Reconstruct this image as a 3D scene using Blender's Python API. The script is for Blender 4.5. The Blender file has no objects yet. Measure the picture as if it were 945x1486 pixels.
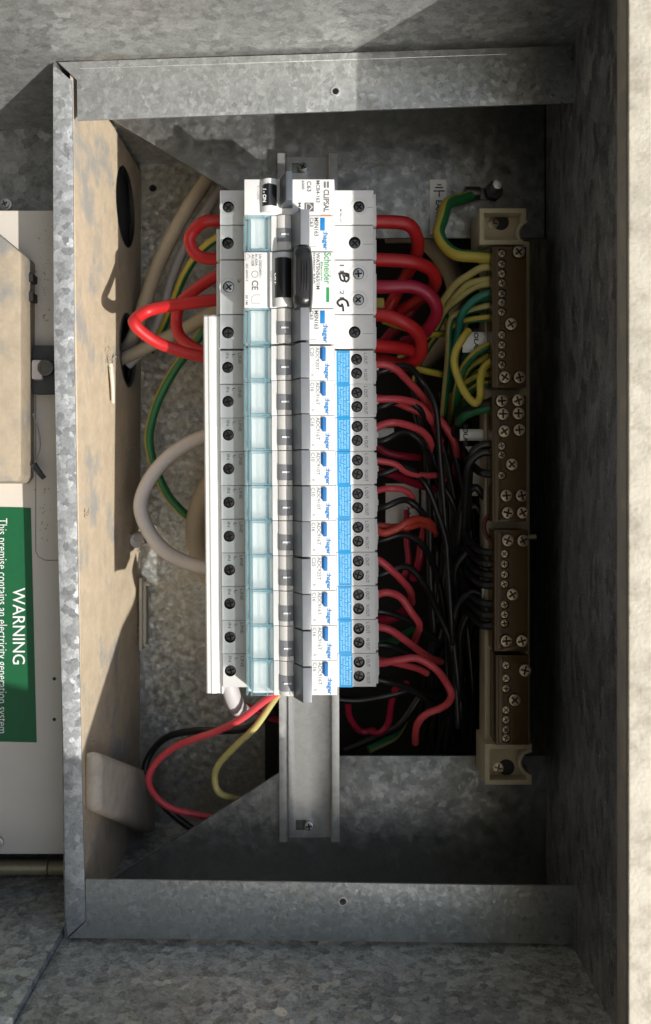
import bpy, bmesh, math, random
from mathutils import Matrix, Vector
random.seed(7)
C = bpy.context.scene.collection
# ------------------------------------------------------------------ frame of the place
# The board hangs on a wall. "Board axes": x runs up the real wall, y to the real left, z out of the wall (mm).
F, VX, VY, D0 = 1325.0, 471.0, 687.0, 532.0
R3 = Matrix(((0, -1, 0), (0, 0, -1), (1, 0, 0)))
LIFT = Vector((0, 0, 1.5))
def P(px, py, z):
    d = D0 - z
    return Vector(((px - VX) * d / F, (VY - py) * d / F, z))
def toworld(p):
    return R3 @ (Vector(p) * .001) + LIFT

# ------------------------------------------------------------------ camera, sky, sun, exposure
SC = bpy.context.scene
cam = bpy.data.cameras.new("camera"); co = bpy.data.objects.new("camera", cam); C.objects.link(co)
cam.sensor_fit = 'VERTICAL'; cam.sensor_width = 36; cam.sensor_height = 36
cam.lens = F / 1486 * 36
cam.shift_y = -(743 - VY) / 1486
cam.shift_x = (472.5 - VX) / 1486
cam.clip_start = .01; cam.clip_end = 2000
cam.dof.use_dof = True; cam.dof.focus_distance = .478; cam.dof.aperture_fstop = 10
co.matrix_world = Matrix.Translation(toworld((0, 0, D0))) @ R3.to_4x4()
SC.camera = co
LX, LY = -.80, .64                       # sun travel per unit of depth, board axes
ldir = (R3 @ Vector((LX, LY, -1))).normalized()
sd = -ldir
elev = math.asin(sd.z); azim = math.atan2(sd.x, sd.y)
w = bpy.data.worlds.new("World"); SC.world = w; w.use_nodes = True
nt = w.node_tree
sky = nt.nodes.new('ShaderNodeTexSky'); sky.sky_type = 'NISHITA'; sky.sun_disc = False
sky.sun_elevation = elev; sky.sun_rotation = azim
bg = nt.nodes['Background']; bg.inputs[1].default_value = .12
sky.dust_density = 2.2; sky.air_density = 1.0; sky.ozone_density = 2.5
nt.links.new(sky.outputs[0], bg.inputs[0])
sl = bpy.data.lights.new("sun", 'SUN'); sl.energy = 4.0; sl.angle = math.radians(.5); sl.color = (1, .96, .91)
so = bpy.data.objects.new("sun", sl); C.objects.link(so)
so.rotation_euler = ldir.to_track_quat('-Z', 'Y').to_euler()
SC.view_settings.view_transform = 'Standard'; SC.view_settings.look = 'None'
SC.view_settings.exposure = .2; SC.view_settings.gamma = 1
SC.cycles.max_bounces = 8; SC.cycles.transparent_max_bounces = 12
SC.cycles.caustics_reflective = False; SC.cycles.caustics_refractive = False

# ------------------------------------------------------------------ materials
def newmat(name):
    m = bpy.data.materials.new(name); m.use_nodes = True
    n = m.node_tree.nodes; b = n['Principled BSDF']
    return m, m.node_tree, n, m.node_tree.links, b
def math_node(nt_, op, a, b=None, clamp=False):
    q = nt_.nodes.new('ShaderNodeMath'); q.operation = op; q.use_clamp = clamp
    for i, x in enumerate((a, b)):
        if x is None: continue
        if isinstance(x, (int, float)): q.inputs[i].default_value = x
        else: nt_.links.new(x, q.inputs[i])
    return q.outputs[0]
def vmath(nt_, op, a, b=None, s=None):
    q = nt_.nodes.new('ShaderNodeVectorMath'); q.operation = op
    for i, x in enumerate((a, b)):
        if x is None: continue
        if isinstance(x, (tuple, list)): q.inputs[i].default_value = x
        else: nt_.links.new(x, q.inputs[i])
    if s is not None: q.inputs['Scale'].default_value = s
    return q.outputs[0]
def coords(nt_): return nt_.nodes.new('ShaderNodeTexCoord').outputs['Object']
def noise(nt_, vec, scale, detail=4, rough=.55):
    q = nt_.nodes.new('ShaderNodeTexNoise'); q.inputs['Scale'].default_value = scale
    q.inputs['Detail'].default_value = detail; q.inputs['Roughness'].default_value = rough
    nt_.links.new(vec, q.inputs['Vector']); return q
def ramp(nt_, fac, stops):
    q = nt_.nodes.new('ShaderNodeValToRGB'); e = q.color_ramp.elements
    while len(e) < len(stops): e.new(.5)
    for el, (p, c) in zip(e, stops):
        el.position = p; el.color = (c[0], c[1], c[2], 1) if isinstance(c, (tuple, list)) else (c, c, c, 1)
    nt_.links.new(fac, q.inputs[0]); return q.outputs[0]
def mix(nt_, fac, a, b, mode='MIX'):
    q = nt_.nodes.new('ShaderNodeMix'); q.data_type = 'RGBA'; q.blend_type = mode
    for i, x in ((0, fac), (6, a), (7, b)):
        if isinstance(x, (int, float)): q.inputs[i].default_value = x
        elif isinstance(x, (tuple, list)): q.inputs[i].default_value = (x[0], x[1], x[2], 1)
        else: nt_.links.new(x, q.inputs[i])
    return q.outputs[2]
def bump(nt_, h, strength, dist):
    q = nt_.nodes.new('ShaderNodeBump'); q.inputs['Strength'].default_value = strength
    q.inputs['Distance'].default_value = dist; nt_.links.new(h, q.inputs['Height']); return q.outputs[0]

def galv(name, lo, hi, cell=.008, tilt=.25, metal=.35, rough=.42, dust=0., dustcol=(.42, .36, .26), tint=(.975, 1, .97), specks=.5, stretch=(1, 1, 1), bumpy=.3, warp=1.8, cw=.5, soft=0.):
    m, t, n, l, b = newmat(name)
    co_ = coords(t)
    mp = t.nodes.new('ShaderNodeMapping'); mp.inputs['Scale'].default_value = stretch; l.new(co_, mp.inputs[0])
    nz = noise(t, mp.outputs[0], .9 / cell, 5, .75)
    off = vmath(t, 'SCALE', vmath(t, 'SUBTRACT', nz.outputs['Color'], (.5, .5, .5)), s=cell * warp)
    vec = vmath(t, 'ADD', mp.outputs[0], off)
    vo = t.nodes.new('ShaderNodeTexVoronoi'); vo.inputs['Scale'].default_value = 1 / cell; l.new(vec, vo.inputs['Vector'])
    v2 = t.nodes.new('ShaderNodeTexVoronoi'); v2.inputs['Scale'].default_value = 2.3 / cell; l.new(vec, v2.inputs['Vector'])
    sp = t.nodes.new('ShaderNodeSeparateColor'); l.new(vo.outputs['Color'], sp.inputs[0])
    s2 = t.nodes.new('ShaderNodeSeparateColor'); l.new(v2.outputs['Color'], s2.inputs[0])
    med = noise(t, mp.outputs[0], .8 / cell, 5, .7).outputs[0]
    val = math_node(t, 'ADD', math_node(t, 'MULTIPLY', sp.outputs[0], cw * .6), math_node(t, 'ADD', math_node(t, 'MULTIPLY', s2.outputs[0], cw * .4), math_node(t, 'MULTIPLY', med, 1 - cw)))
    fine = noise(t, co_, 900, 4, .7).outputs[0]
    val = math_node(t, 'ADD', val, math_node(t, 'MULTIPLY', math_node(t, 'SUBTRACT', fine, .5), 1.1))
    cl = ramp(t, val, [(.15, tuple(lo * k for k in tint)), (.5, tuple((lo * .45 + hi * .55) * k for k in tint)), (.85, tuple(hi * k for k in tint))])
    big = noise(t, co_, 14, 5, .6).outputs[0]
    cl = mix(t, math_node(t, 'MULTIPLY', ramp(t, big, [(.35, 0), (.7, 1)]), .35), cl, tuple(lo * .8 * k for k in tint))
    if specks:
        spk = noise(t, co_, 420, 1, .3).outputs[0]
        cl = mix(t, math_node(t, 'MULTIPLY', ramp(t, spk, [(.74, 0), (.78, 1)]), specks), cl, (.62, .61, .57))
    if dust:
        dn = noise(t, co_, 26, 6, .65).outputs[0]
        cl = mix(t, math_node(t, 'MULTIPLY', ramp(t, dn, [(.38, 0), (.62, 1)]), dust), cl, dustcol)
    l.new(cl, b.inputs['Base Color'])
    b.inputs['Metallic'].default_value = metal
    rg = math_node(t, 'ADD', math_node(t, 'MULTIPLY', sp.outputs[1], .25), rough - .1)
    l.new(rg, b.inputs['Roughness'])
    bn = bump(t, fine, bumpy, .0006)
    tl = vmath(t, 'SCALE', vmath(t, 'SUBTRACT', vo.outputs['Color'], (.5, .5, .5)), s=tilt)
    if soft:
        sn_ = noise(t, mp.outputs[0], .55 / cell, 3, .55)
        tl = vmath(t, 'ADD', tl, vmath(t, 'SCALE', vmath(t, 'SUBTRACT', sn_.outputs['Color'], (.5, .5, .5)), s=soft))
    l.new(vmath(t, 'NORMALIZE', vmath(t, 'ADD', bn, tl)), b.inputs['Normal'])
    return m
def plastic(name, col, rough=.42, var=.12, dirt=0., dirtcol=(.25, .2, .14), scale=60, bmp=.08, spec=.5, trans=0):
    m, t, n, l, b = newmat(name)
    co_ = coords(t)
    nz = noise(t, co_, scale, 5, .6).outputs[0]
    c = mix(t, nz, tuple(x * (1 - var) for x in col), tuple(min(1, x * (1 + var)) for x in col))
    if dirt:
        dn = noise(t, co_, scale * 2.3, 6, .7).outputs[0]
        c = mix(t, math_node(t, 'MULTIPLY', ramp(t, dn, [(.48, 0), (.72, 1)]), dirt), c, dirtcol)
    l.new(c, b.inputs['Base Color'])
    b.inputs['Roughness'].default_value = rough
    b.inputs['Specular IOR Level'].default_value = spec
    fn = noise(t, co_, 700, 3, .6).outputs[0]
    l.new(bump(t, fn, bmp, .0004), b.inputs['Normal'])
    return m
def metal(name, col, rough=.35, met=.9, scr=400):
    m, t, n, l, b = newmat(name)
    nz = noise(t, coords(t), scr, 4, .65).outputs[0]
    l.new(mix(t, nz, tuple(x * .6 for x in col), tuple(min(1, x * 1.25) for x in col)), b.inputs['Base Color'])
    b.inputs['Metallic'].default_value = met
    l.new(math_node(t, 'ADD', math_node(t, 'MULTIPLY', nz, .3), rough - .15), b.inputs['Roughness'])
    l.new(bump(t, nz, .15, .0003), b.inputs['Normal'])
    return m
def flat(name, col, rough=.6):
    m, t, n, l, b = newmat(name)
    nz = noise(t, coords(t), 300, 3).outputs[0]
    l.new(mix(t, nz, tuple(x * .88 for x in col), tuple(min(1, x * 1.1) for x in col)), b.inputs['Base Color'])
    b.inputs['Roughness'].default_value = rough
    return m
def clear(name, col, edge, amount=.55):
    m, t, n, l, b = newmat(name)
    out = n['Material Output']
    tr = n.new('ShaderNodeBsdfTransparent'); tr.inputs[0].default_value = (*col, 1)
    b.inputs['Base Color'].default_value = (*edge, 1); b.inputs['Roughness'].default_value = .12
    mx = n.new('ShaderNodeMixShader')
    nz = noise(t, coords(t), 260, 3).outputs[0]
    l.new(math_node(t, 'ADD', math_node(t, 'MULTIPLY', nz, .12), 1 - amount - .06), mx.inputs[0])
    l.new(tr.outputs[0], mx.inputs[1]); l.new(b.outputs[0], mx.inputs[2]); l.new(mx.outputs[0], out.inputs[0])
    return m
def dusty(name, k=1., g=.53):
    m, t, n, l, b = newmat(name)
    co_ = coords(t)
    mp = t.nodes.new('ShaderNodeMapping'); mp.inputs['Scale'].default_value = (1, .8, .8); l.new(co_, mp.inputs[0])
    d1 = noise(t, mp.outputs[0], 24, 7, .65).outputs[0]
    d2 = noise(t, co_, 300, 5, .7).outputs[0]
    d3 = noise(t, mp.outputs[0], 90, 5, .7).outputs[0]
    tan = mix(t, d2, tuple(k * x for x in (.56, .45, .31)), tuple(k * x for x in (.76, .64, .47)))
    tan = mix(t, ramp(t, d3, [(.35, .0), (.75, .6)]), tan, tuple(k * x for x in (.44, .35, .23)))
    c = mix(t, ramp(t, d1, [(g, 0), (g + .1, .85)]), tan, tuple(k * x for x in (.36, .36, .34)))
    dk = noise(t, co_, 55, 6, .7).outputs[0]
    c = mix(t, ramp(t, dk, [(.66, 0), (.74, .6)]), c, (.16, .13, .09))
    l.new(c, b.inputs['Base Color']); b.inputs['Roughness'].default_value = .8
    l.new(bump(t, d2, .35, .0008), b.inputs['Normal'])
    return m
M = {}
M['galv'] = galv('galvanised_steel', .32, .68, cell=.0046, tilt=.24, soft=.3, warp=1.7, cw=.62, specks=1., metal=.6, rough=.38)
M['galv_fine'] = galv('galvanised_fine', .40, .54, cell=.0024, tilt=.15, soft=.16, warp=1.6, cw=.55, specks=.5, metal=.62, rough=.36)
M['galv_strip'] = galv('galvanised_strip', .32, .58, cell=.0036, tilt=.3, warp=1.5, cw=.75, specks=.6, tint=(.965, 1, 1.0), metal=.45)
M['galv_big'] = galv('galvanised_broad_spangle', .28, .90, cell=.0048, tilt=.36, warp=1.5, cw=.8, specks=.8, metal=.5)
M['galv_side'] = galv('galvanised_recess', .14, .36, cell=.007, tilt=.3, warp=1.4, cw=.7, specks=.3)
M['galv_plate'] = galv('galvanised_plate', .20, .29, cell=.0034, tilt=.06, soft=.42, metal=.8, rough=.38, specks=.05, warp=3., cw=.3, tint=(.975, 1, .975))
M['galv_dusty'] = galv('galvanised_dusty', .16, .66, cell=.0026, tilt=.15, soft=.75, dust=.45, dustcol=(.46, .40, .29), warp=2.6, cw=.35, metal=.6, rough=.4)
M['galv_dark'] = galv('galvanised_dark', .065, .40, cell=.005, tilt=.3, soft=.6, metal=.45, rough=.42, stretch=(1, .4, .8), warp=2., cw=.6, specks=.9, tint=(1, 1, .98))  # darker, streaky steel tone for the right wall
M['rail'] = metal('rail_zinc', (.66, .67, .66), .38, .75, 220)
M['dusty'] = dusty('dusty_tan', 1.15, .53)
M['dusty_cover'] = dusty('dusty_cover', .66, .55)
M['white'] = plastic('white_plastic', (.76, .755, .735), .4, .04, .16, (.52, .48, .41), scale=34, bmp=.03)
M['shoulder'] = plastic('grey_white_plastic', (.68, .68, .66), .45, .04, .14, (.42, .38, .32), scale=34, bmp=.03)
M['cream_white'] = plastic('aged_white_plastic', (.70, .675, .63), .45, .08, .15, scale=18)
M['grey'] = plastic('grey_plastic', (.30, .315, .335), .42, .05, .08, (.4, .38, .34), bmp=.05)
M['grey_lever'] = plastic('grey_lever_plastic', (.20, .212, .228), .40, .06, .10, (.45, .43, .4), bmp=.06)
M['midgrey'] = plastic('mid_grey_plastic', (.24, .245, .25), .45, .05)
M['black'] = plastic('black_plastic', (.016, .016, .017), .33, .2, bmp=.05)
M['hole_shade'] = flat('hole_shade_black', (.012, .012, .012), .6)  # near-black for holes, slots and recesses: their shade put into the colour
M['screw'] = metal('dark_screw_steel', (.13, .125, .12), .38, .8, 500)
M['screw_zinc'] = metal('zinc_screw', (.52, .53, .53), .33, .9, 500)
M['blue'] = flat('blue_print', (.012, .22, .55), .45)
M['blue_btn'] = plastic('blue_button_plastic', (.03, .19, .50), .38, .05)
M['sticker'] = flat('blue_sticker', (.010, .25, .53), .5)
M['sticker_txt'] = flat('pale_blue_print', (.50, .78, .93), .5)
M['print'] = flat('grey_print', (.16, .16, .16), .6)
M['print_faint'] = flat('faint_print', (.13, .13, .13), .6)
M['ink'] = flat('black_ink', (.012, .012, .012), .55)
M['green_txt'] = flat('green_print', (.02, .34, .09), .5)
M['white_txt'] = flat('white_print', (.85, .86, .84), .5)
M['orange'] = flat('orange_print', (.75, .3, .12), .5)
M['teal'] = clear('clear_label_cover', (.985, .995, .995), (.85, .92, .92), .84)
M['teal_edge'] = clear('clear_cover_edge', (.96, .986, .992), (.42, .72, .81), .78)
M['paper'] = flat('label_paper', (.74, .76, .73), .6)
M['red'] = plastic('red_cable_sheath', (.52, .016, .018), .42, .14, .14, (.4, .12, .1), bmp=.04)
M['crimson'] = plastic('crimson_cable_sheath', (.40, .014, .045), .38, .10, bmp=.04)
M['redthin'] = plastic('red_wire_sheath', (.68, .075, .09), .40, .10, .05, bmp=.04)
M['orangered'] = plastic('orange_red_wire_sheath', (.62, .075, .045), .40, .10, bmp=.04)
M['blackwire'] = plastic('black_wire_sheath', (.012, .012, .013), .34, .2, bmp=.04)
M['green'] = plastic('green_wire_sheath', (.022, .16, .055), .4, .12, bmp=.04)
M['teal_green'] = plastic('teal_green_wire_sheath', (.02, .20, .14), .4, .12, bmp=.04)
M['yellow'] = plastic('yellow_wire_sheath', (.52, .42, .06), .4, .12, bmp=.04)
M['paleyellow'] = plastic('pale_yellow_wire_sheath', (.50, .44, .16), .4, .12, bmp=.04)
M['beige'] = plastic('dusty_beige_cable', (.40, .345, .26), .65, .18, .25, scale=45)
M['lilac'] = plastic('grey_white_cable', (.52, .50, .505), .5, .10, .08, scale=40)
M['bakelite'] = plastic('brown_bakelite', (.078, .044, .013), .24, .3, .1, (.012, .008, .004), scale=40, spec=.3)
M['cream'] = plastic('cream_bar_plastic', (.58, .51, .35), .5, .1, .2, scale=25)
M['tag'] = flat('white_tag', (.85, .85, .82), .5)
M['copper'] = metal('copper_strands', (.75, .36, .2), .3, .95, 600)
M['brass'] = metal('dirty_brass', (.52, .44, .28), .45, .4, 120)
M['sign_green'] = flat('green_sign', (.008, .115, .04), .45)
M['panel'] = plastic('off_white_panel', (.64, .59, .515), .55, .05, .06, (.4, .33, .25), scale=22)
M['paint'] = plastic('cream_render', (.62, .575, .47), .85, .3, .8, (.33, .29, .22), scale=42, bmp=1.)
M['rimdirt'] = plastic('weathered_rim_paint', (.34, .31, .265), .8, .4, .55, (.56, .44, .29), scale=32, bmp=.4)
M['ground'] = plastic('dark_ground', (.075, .075, .068), .9, .2, .2, scale=2, bmp=.3)  # kept dark so the unseen ground bounces little light
M['board'] = plastic('black_shade_sheet', (.010, .010, .010), .7, .2)  # black of the sheet that stands for deep shade
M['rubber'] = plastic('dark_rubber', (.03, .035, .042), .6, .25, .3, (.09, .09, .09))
M['pale_block'] = plastic('pale_fibre_block', (.62, .54, .43), .8, .2, .35, scale=55, bmp=.4)
M['bone'] = plastic('bleached_plastic', (.62, .58, .48), .6, .1, .1)
M['greyplug'] = plastic('grey_plug_plastic', (.42, .41, .41), .3, .1)

# ------------------------------------------------------------------ mesh building
class MB:
    def __init__(s): s.v = []; s.f = []; s.m = []
    def add(s, vs, fs, mat=0):
        o = len(s.v); s.v += [tuple(p) for p in vs]
        for f in fs: s.f.append(tuple(o + i for i in f)); s.m.append(mat)
        return s
    def box(s, x0, x1, y0, y1, z0, z1, mat=0):
        vs = [(x, y, z) for z in (z0, z1) for y in (y0, y1) for x in (x0, x1)]
        return s.add(vs, [(0, 2, 3, 1), (4, 5, 7, 6), (0, 1, 5, 4), (2, 6, 7, 3), (0, 4, 6, 2), (1, 3, 7, 5)], mat)
    def prism(s, a, b, mat=0):          # loop a and loop b with equal counts; a seen from +normal is clockwise-agnostic (normals fixed later)
        n = len(a)
        return s.add(list(a) + list(b), [tuple(range(n))[::-1], tuple(range(n, 2 * n))] + [(i, (i + 1) % n, n + (i + 1) % n, n + i) for i in range(n)], mat)
    def polyz(s, pts, z0, z1, mat=0):   # outline in xy, extruded in z
        return s.prism([(x, y, z0) for x, y in pts], [(x, y, z1) for x, y in pts], mat)
    def profy(s, pts, y0, y1, mat=0):   # outline in xz, extruded in y
        return s.prism([(x, y0, z) for x, z in pts], [(x, y1, z) for x, z in pts], mat)
    def cyl(s, c, ax, r, h, n=20, mat=0, r2=None):
        c = Vector(c); ax = Vector(ax).normalized(); u = ax.orthogonal().normalized(); q = ax.cross(u)
        r2 = r if r2 is None else r2
        ring = lambda o, rr: [c + ax * o + (u * math.cos(a) + q * math.sin(a)) * rr for a in [2 * math.pi * i / n for i in range(n)]]
        return s.prism(ring(0, r), ring(h, r2), mat)
    def ringz(s, cx, cy, z0, z1, ro, ri, n=24, mat=0):
        vs = []; 
        for r, z in ((ro, z0), (ro, z1), (ri, z1), (ri, z0)):
            vs += [(cx + r * math.cos(2 * math.pi * i / n), cy + r * math.sin(2 * math.pi * i / n), z) for i in range(n)]
        fs = []
        for k in range(4):
            for i in range(n): fs.append((k * n + i, k * n + (i + 1) % n, ((k + 1) % 4) * n + (i + 1) % n, ((k + 1) % 4) * n + i))
        return s.add(vs, fs, mat)
    def tube(s, pts, r, n=10, mat=0, stripe=None, smat=1, twist=0., start=0, rend=None):
        pts = [Vector(p) for p in pts]; N = len(pts)
        t = [(pts[min(i + 1, N - 1)] - pts[max(i - 1, 0)]).normalized() for i in range(N)]
        u = t[0].orthogonal().normalized(); rings = []
        u = (Vector((0, 0, 1)) - t[0] * t[0].z); u = u.normalized() if u.length > .2 else t[0].orthogonal().normalized()
        o = len(s.v)
        for i in range(N):
            u = (u - t[i] * u.dot(t[i])).normalized(); q = t[i].cross(u)
            rr = r if rend is None else r + (rend - r) * i / (N - 1)
            for k in range(n):
                a = 2 * math.pi * (k + start) / n + twist * i
                s.v.append(tuple(pts[i] + (u * math.cos(a) + q * math.sin(a)) * rr))
        for i in range(N - 1):
            for k in range(n):
                s.f.append((o + i * n + k, o + i * n + (k + 1) % n, o + (i + 1) * n + (k + 1) % n, o + (i + 1) * n + k))
                s.m.append(smat if stripe and k in stripe else mat)
        s.f.append(tuple(o + k for k in range(n))[::-1]); s.m.append(mat)
        s.f.append(tuple(o + (N - 1) * n + k for k in range(n))); s.m.append(mat)
        return s
def cr(pts, k=6):
    pts = [Vector(p) for p in pts]
    e = [pts[0] * 2 - pts[1]] + pts + [pts[-1] * 2 - pts[-2]]
    out = []
    for i in range(1, len(e) - 2):
        a, b, c, d = e[i - 1:i + 3]
        for j in range(k):
            t = j / k
            out.append(.5 * ((2 * b) + (c - a) * t + (2 * a - 5 * b + 4 * c - d) * t * t + (3 * b - a - 3 * c + d) * t ** 3))
    out.append(pts[-1]); return out

def finish(me, bev=0., angle=35, fixn=True):
    bm = bmesh.new(); bm.from_mesh(me)
    if fixn: bmesh.ops.recalc_face_normals(bm, faces=bm.faces)
    if bev:
        ed = [e for e in bm.edges if len(e.link_faces) == 2 and e.calc_face_angle(0) > math.radians(30)]
        bmesh.ops.bevel(bm, geom=ed, offset=bev * .001, segments=2, profile=.6, affect='EDGES', clamp_overlap=True)
    for f in bm.faces: f.smooth = True
    bm.to_mesh(me); bm.free()
    me.set_sharp_from_angle(angle=math.radians(angle))
def base_of(o): return Vector(o.get('_b', (0, 0, 0)))
BASE = {}
def place(o, parent, base):
    C.objects.link(o)
    if parent is None:
        o.matrix_world = Matrix.Translation(toworld(base)) @ R3.to_4x4()
        BASE[o.name] = Vector(base)
    else:
        o.parent = parent
        BASE[o.name] = BASE[parent.name]
def make(mb, name, mats, parent=None, base=None, bev=0., angle=35, cut=None, fixn=True):
    if parent is not None: base = BASE[parent.name]
    elif base is None:
        base = sum((Vector(p) for p in mb.v), Vector()) / len(mb.v)
    base = Vector(base)
    mats = mats if isinstance(mats, (list, tuple)) else [mats]
    def mesh_of(q, nm):
        me = bpy.data.meshes.new(nm)
        me.from_pydata([tuple((Vector(p) - base) * .001) for p in q.v], [], q.f)
        for i, mi in enumerate(q.m): me.polygons[i].material_index = mi
        for mm in mats: me.materials.append(M[mm] if isinstance(mm, str) else mm)
        return me
    me = mesh_of(mb, name)
    if cut is not None:
        finish(me, bev)
        mc = mesh_of(cut, 'cut'); finish(mc)
        a = bpy.data.objects.new('tmp_a', me); b = bpy.data.objects.new('tmp_b', mc)
        C.objects.link(a); C.objects.link(b)
        md = a.modifiers.new('b', 'BOOLEAN'); md.operation = 'DIFFERENCE'; md.object = b; md.solver = 'EXACT'; md.use_self = True; md.material_mode = 'INDEX'
        dg = bpy.context.evaluated_depsgraph_get(); dg.update()
        me2 = bpy.data.meshes.new_from_object(a.evaluated_get(dg))
        me2.name = name
        if not me2.materials:
            for mm in mats: me2.materials.append(M[mm] if isinstance(mm, str) else mm)
        bpy.data.objects.remove(a); bpy.data.objects.remove(b); bpy.data.meshes.remove(mc); bpy.data.meshes.remove(me)
        me = me2; finish(me, 0, angle, fixn=False)
    else:
        finish(me, bev, angle, fixn)
    o = bpy.data.objects.new(name, me)
    place(o, parent, base)
    return o
def tag(o, label, cat, group=None, kind=None):
    if label: o['label'] = label
    if cat: o['category'] = cat
    if group: o['group'] = group
    if kind: o['kind'] = kind
    return o
def thing(name, label, cat, base, group=None):
    o = bpy.data.objects.new(name, None); o.empty_display_size = .01
    place(o, None, Vector(base)); return tag(o, label, cat, group)
TXT = {}
def glyphs(s, off=0.02):
    k = (s, off)
    if k not in TXT:
        cu = bpy.data.curves.new('t', 'FONT'); cu.body = s; cu.resolution_u = 3; cu.offset = off
        ob = bpy.data.objects.new('t', cu); C.objects.link(ob)
        dg = bpy.context.evaluated_depsgraph_get(); dg.update()
        me = bpy.data.meshes.new_from_object(ob.evaluated_get(dg))
        vs = [(v.co.x, v.co.y) for v in me.vertices]; fs = [tuple(p.vertices) for p in me.polygons]
        bpy.data.objects.remove(ob); bpy.data.curves.remove(cu); bpy.data.meshes.remove(me)
        x0 = min(v[0] for v in vs); x1 = max(v[0] for v in vs); y0 = min(v[1] for v in vs); y1 = max(v[1] for v in vs)
        TXT[k] = ([((x - x0) / (x1 - x0), (y - y0) / (y1 - y0)) for x, y in vs], fs)
    return TXT[k]
def text(s, x0, x1, y0, y1, z, mat, parent, name='lettering', off=0.02, lines=None, q=None):
    """writing that reads towards -y: baseline at x0, tops at x1, from y0 down to y1 (board mm)"""
    vs, fs = glyphs(s, off)
    mb = q or MB(); mb.add([(x0 + (x1 - x0) * v, y0 + (y1 - y0) * u, z) for u, v in vs], fs)
    if q is None: return make(mb, name, mat, parent, fixn=False)
def textpx(s, px0, px1, py0, py1, z, mat, parent, **k):
    a = P(px0, py0, z); b = P(px1, py1, z)
    return text(s, a.x, b.x, a.y, b.y, z, mat, parent, **k)
def copy_tree(o, parent=None, delta=None, rot=0.):
    c = o.copy(); C.objects.link(c); BASE[c.name] = BASE[o.name]
    if parent is not None: c.parent = parent
    for ch in list(o.children): copy_tree(ch, c)
    return c

# ------------------------------------------------------------------ enclosure (large structure first)
ZL, ZP, ZB, ZF, ZR = 50., -8.5, -116., 124., 176.
enc = thing('switchboard_enclosure', 'large open galvanised steel switchboard box holding the breakers and wiring', 'enclosure', (0, 0, ZB))
def ytop(x): return 223.5 + x * .0347
def ybot(x): return -248.4 - x * .0105
XR = 131.
# top and bottom walls (sheets 3 mm thick)
for fy, sg in ((ytop, 1), (ybot, -1)):
    if sg > 0:
        q = MB().prism([(-330, fy(-330), ZB), (XR + 3, fy(XR + 3), ZB), (XR + 3, fy(XR + 3) + 3, ZB), (-330, fy(-330) + 3, ZB)],
                       [(-330, fy(-330), ZF), (XR + 3, fy(XR + 3), ZF), (XR + 3, fy(XR + 3) + 3, ZF), (-330, fy(-330) + 3, ZF)])
        make(q, 'wall', 'galv', enc)
    else:
        q = MB().prism([(-139, fy(-139), ZB), (XR + 3, fy(XR + 3), ZB), (XR + 3, fy(XR + 3) - 3, ZB), (-139, fy(-139) - 3, ZB)],
                       [(-139, fy(-139), ZF), (XR + 3, fy(XR + 3), ZF), (XR + 3, fy(XR + 3) - 3, ZF), (-139, fy(-139) - 3, ZF)])
        make(q, 'wall', 'galv_big', enc)
        q = MB().box(-330, -139.4, -248.5, -242.8, -60, ZF)
        make(q, 'floor_sheet', 'galv_big', enc, bev=.4)
# right wall with weathered rim
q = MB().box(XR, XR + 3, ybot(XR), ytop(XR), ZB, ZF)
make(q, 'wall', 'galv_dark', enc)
q = MB().profy([(XR - .3, ZF), (XR + 3, ZF), (XR + 12, ZR - 1), (118., ZR - 1), (117.2, ZR - 6)], -330, 300)
make(q, 'rim', 'rimdirt', enc, bev=1.)['label'] = 'weathered stained rim of the box'
# backs
q = MB().box(-143, XR, ybot(0), ytop(0) + 3, ZB - 2, ZB)
hc = P(222, 273, ZB)
make(q, 'back_panel', 'galv_dusty', enc, cut=MB().cyl((hc.x, hc.y, ZB - 5), (0, 0, 1), 2.6, 10, 16))
make(MB().box(-150, XR + 2, -260, 235, ZB - 9, ZB - 6), 'shade_backing', 'hole_shade', enc)  # black sheet added behind the back panel's hole so it looks shaded
q = MB().box(-42, XR - .5, -235, 214, ZB + .5, ZB + 4)
make(q, 'shade_sheet', 'board', enc)  # added black sheet, painting the deep shade at the right of the back
q = MB().box(-330, -143, -246, ytop(-143) - 1, -46, -43)
make(q, 'back_panel', 'galv_side', enc)
# partition, dusty tan, with two round openings
def pp(px, py, z): return tuple(P(px, py, z))
fa, fb, ba, bb = P(106, 88, ZL - 3), P(122.5, 1364, ZL - 3), P(205, 250, ZB), P(203, 1206, ZB)
th = Vector((-1.6, 0, 0)); th2 = Vector((-8.6, 0, 0)); th3 = Vector((-10.5, 0, 0))
q = MB().prism([fa, fb, bb, ba], [fa + th, fb + th, bb + th, ba + th])
q2 = MB().prism([fa + th2, fb + th2, bb + th2, ba + th2], [fa + th3, fb + th3, bb + th3, ba + th3])
make(q2, 'partition_back', 'galv_side', enc)
h1 = (-131, 175, -68); h2 = (-131, 81, -70)
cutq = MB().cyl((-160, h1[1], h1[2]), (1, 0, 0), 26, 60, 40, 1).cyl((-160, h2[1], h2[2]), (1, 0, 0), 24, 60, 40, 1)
pt = make(q, 'partition', ['dusty', 'hole_shade'], enc, cut=cutq)
pt['label'] = 'dusty tan side wall with two round cable holes'
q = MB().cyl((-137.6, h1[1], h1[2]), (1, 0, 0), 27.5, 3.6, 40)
make(q, 'plug', 'rubber', pt, bev=.6)  # dark disc put behind the upper hole to darken its inside
q = MB()
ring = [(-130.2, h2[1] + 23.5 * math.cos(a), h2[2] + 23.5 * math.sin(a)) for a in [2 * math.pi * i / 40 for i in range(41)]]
make(q.tube(ring, 1.3, 8), 'grommet', 'rubber', pt)
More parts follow.
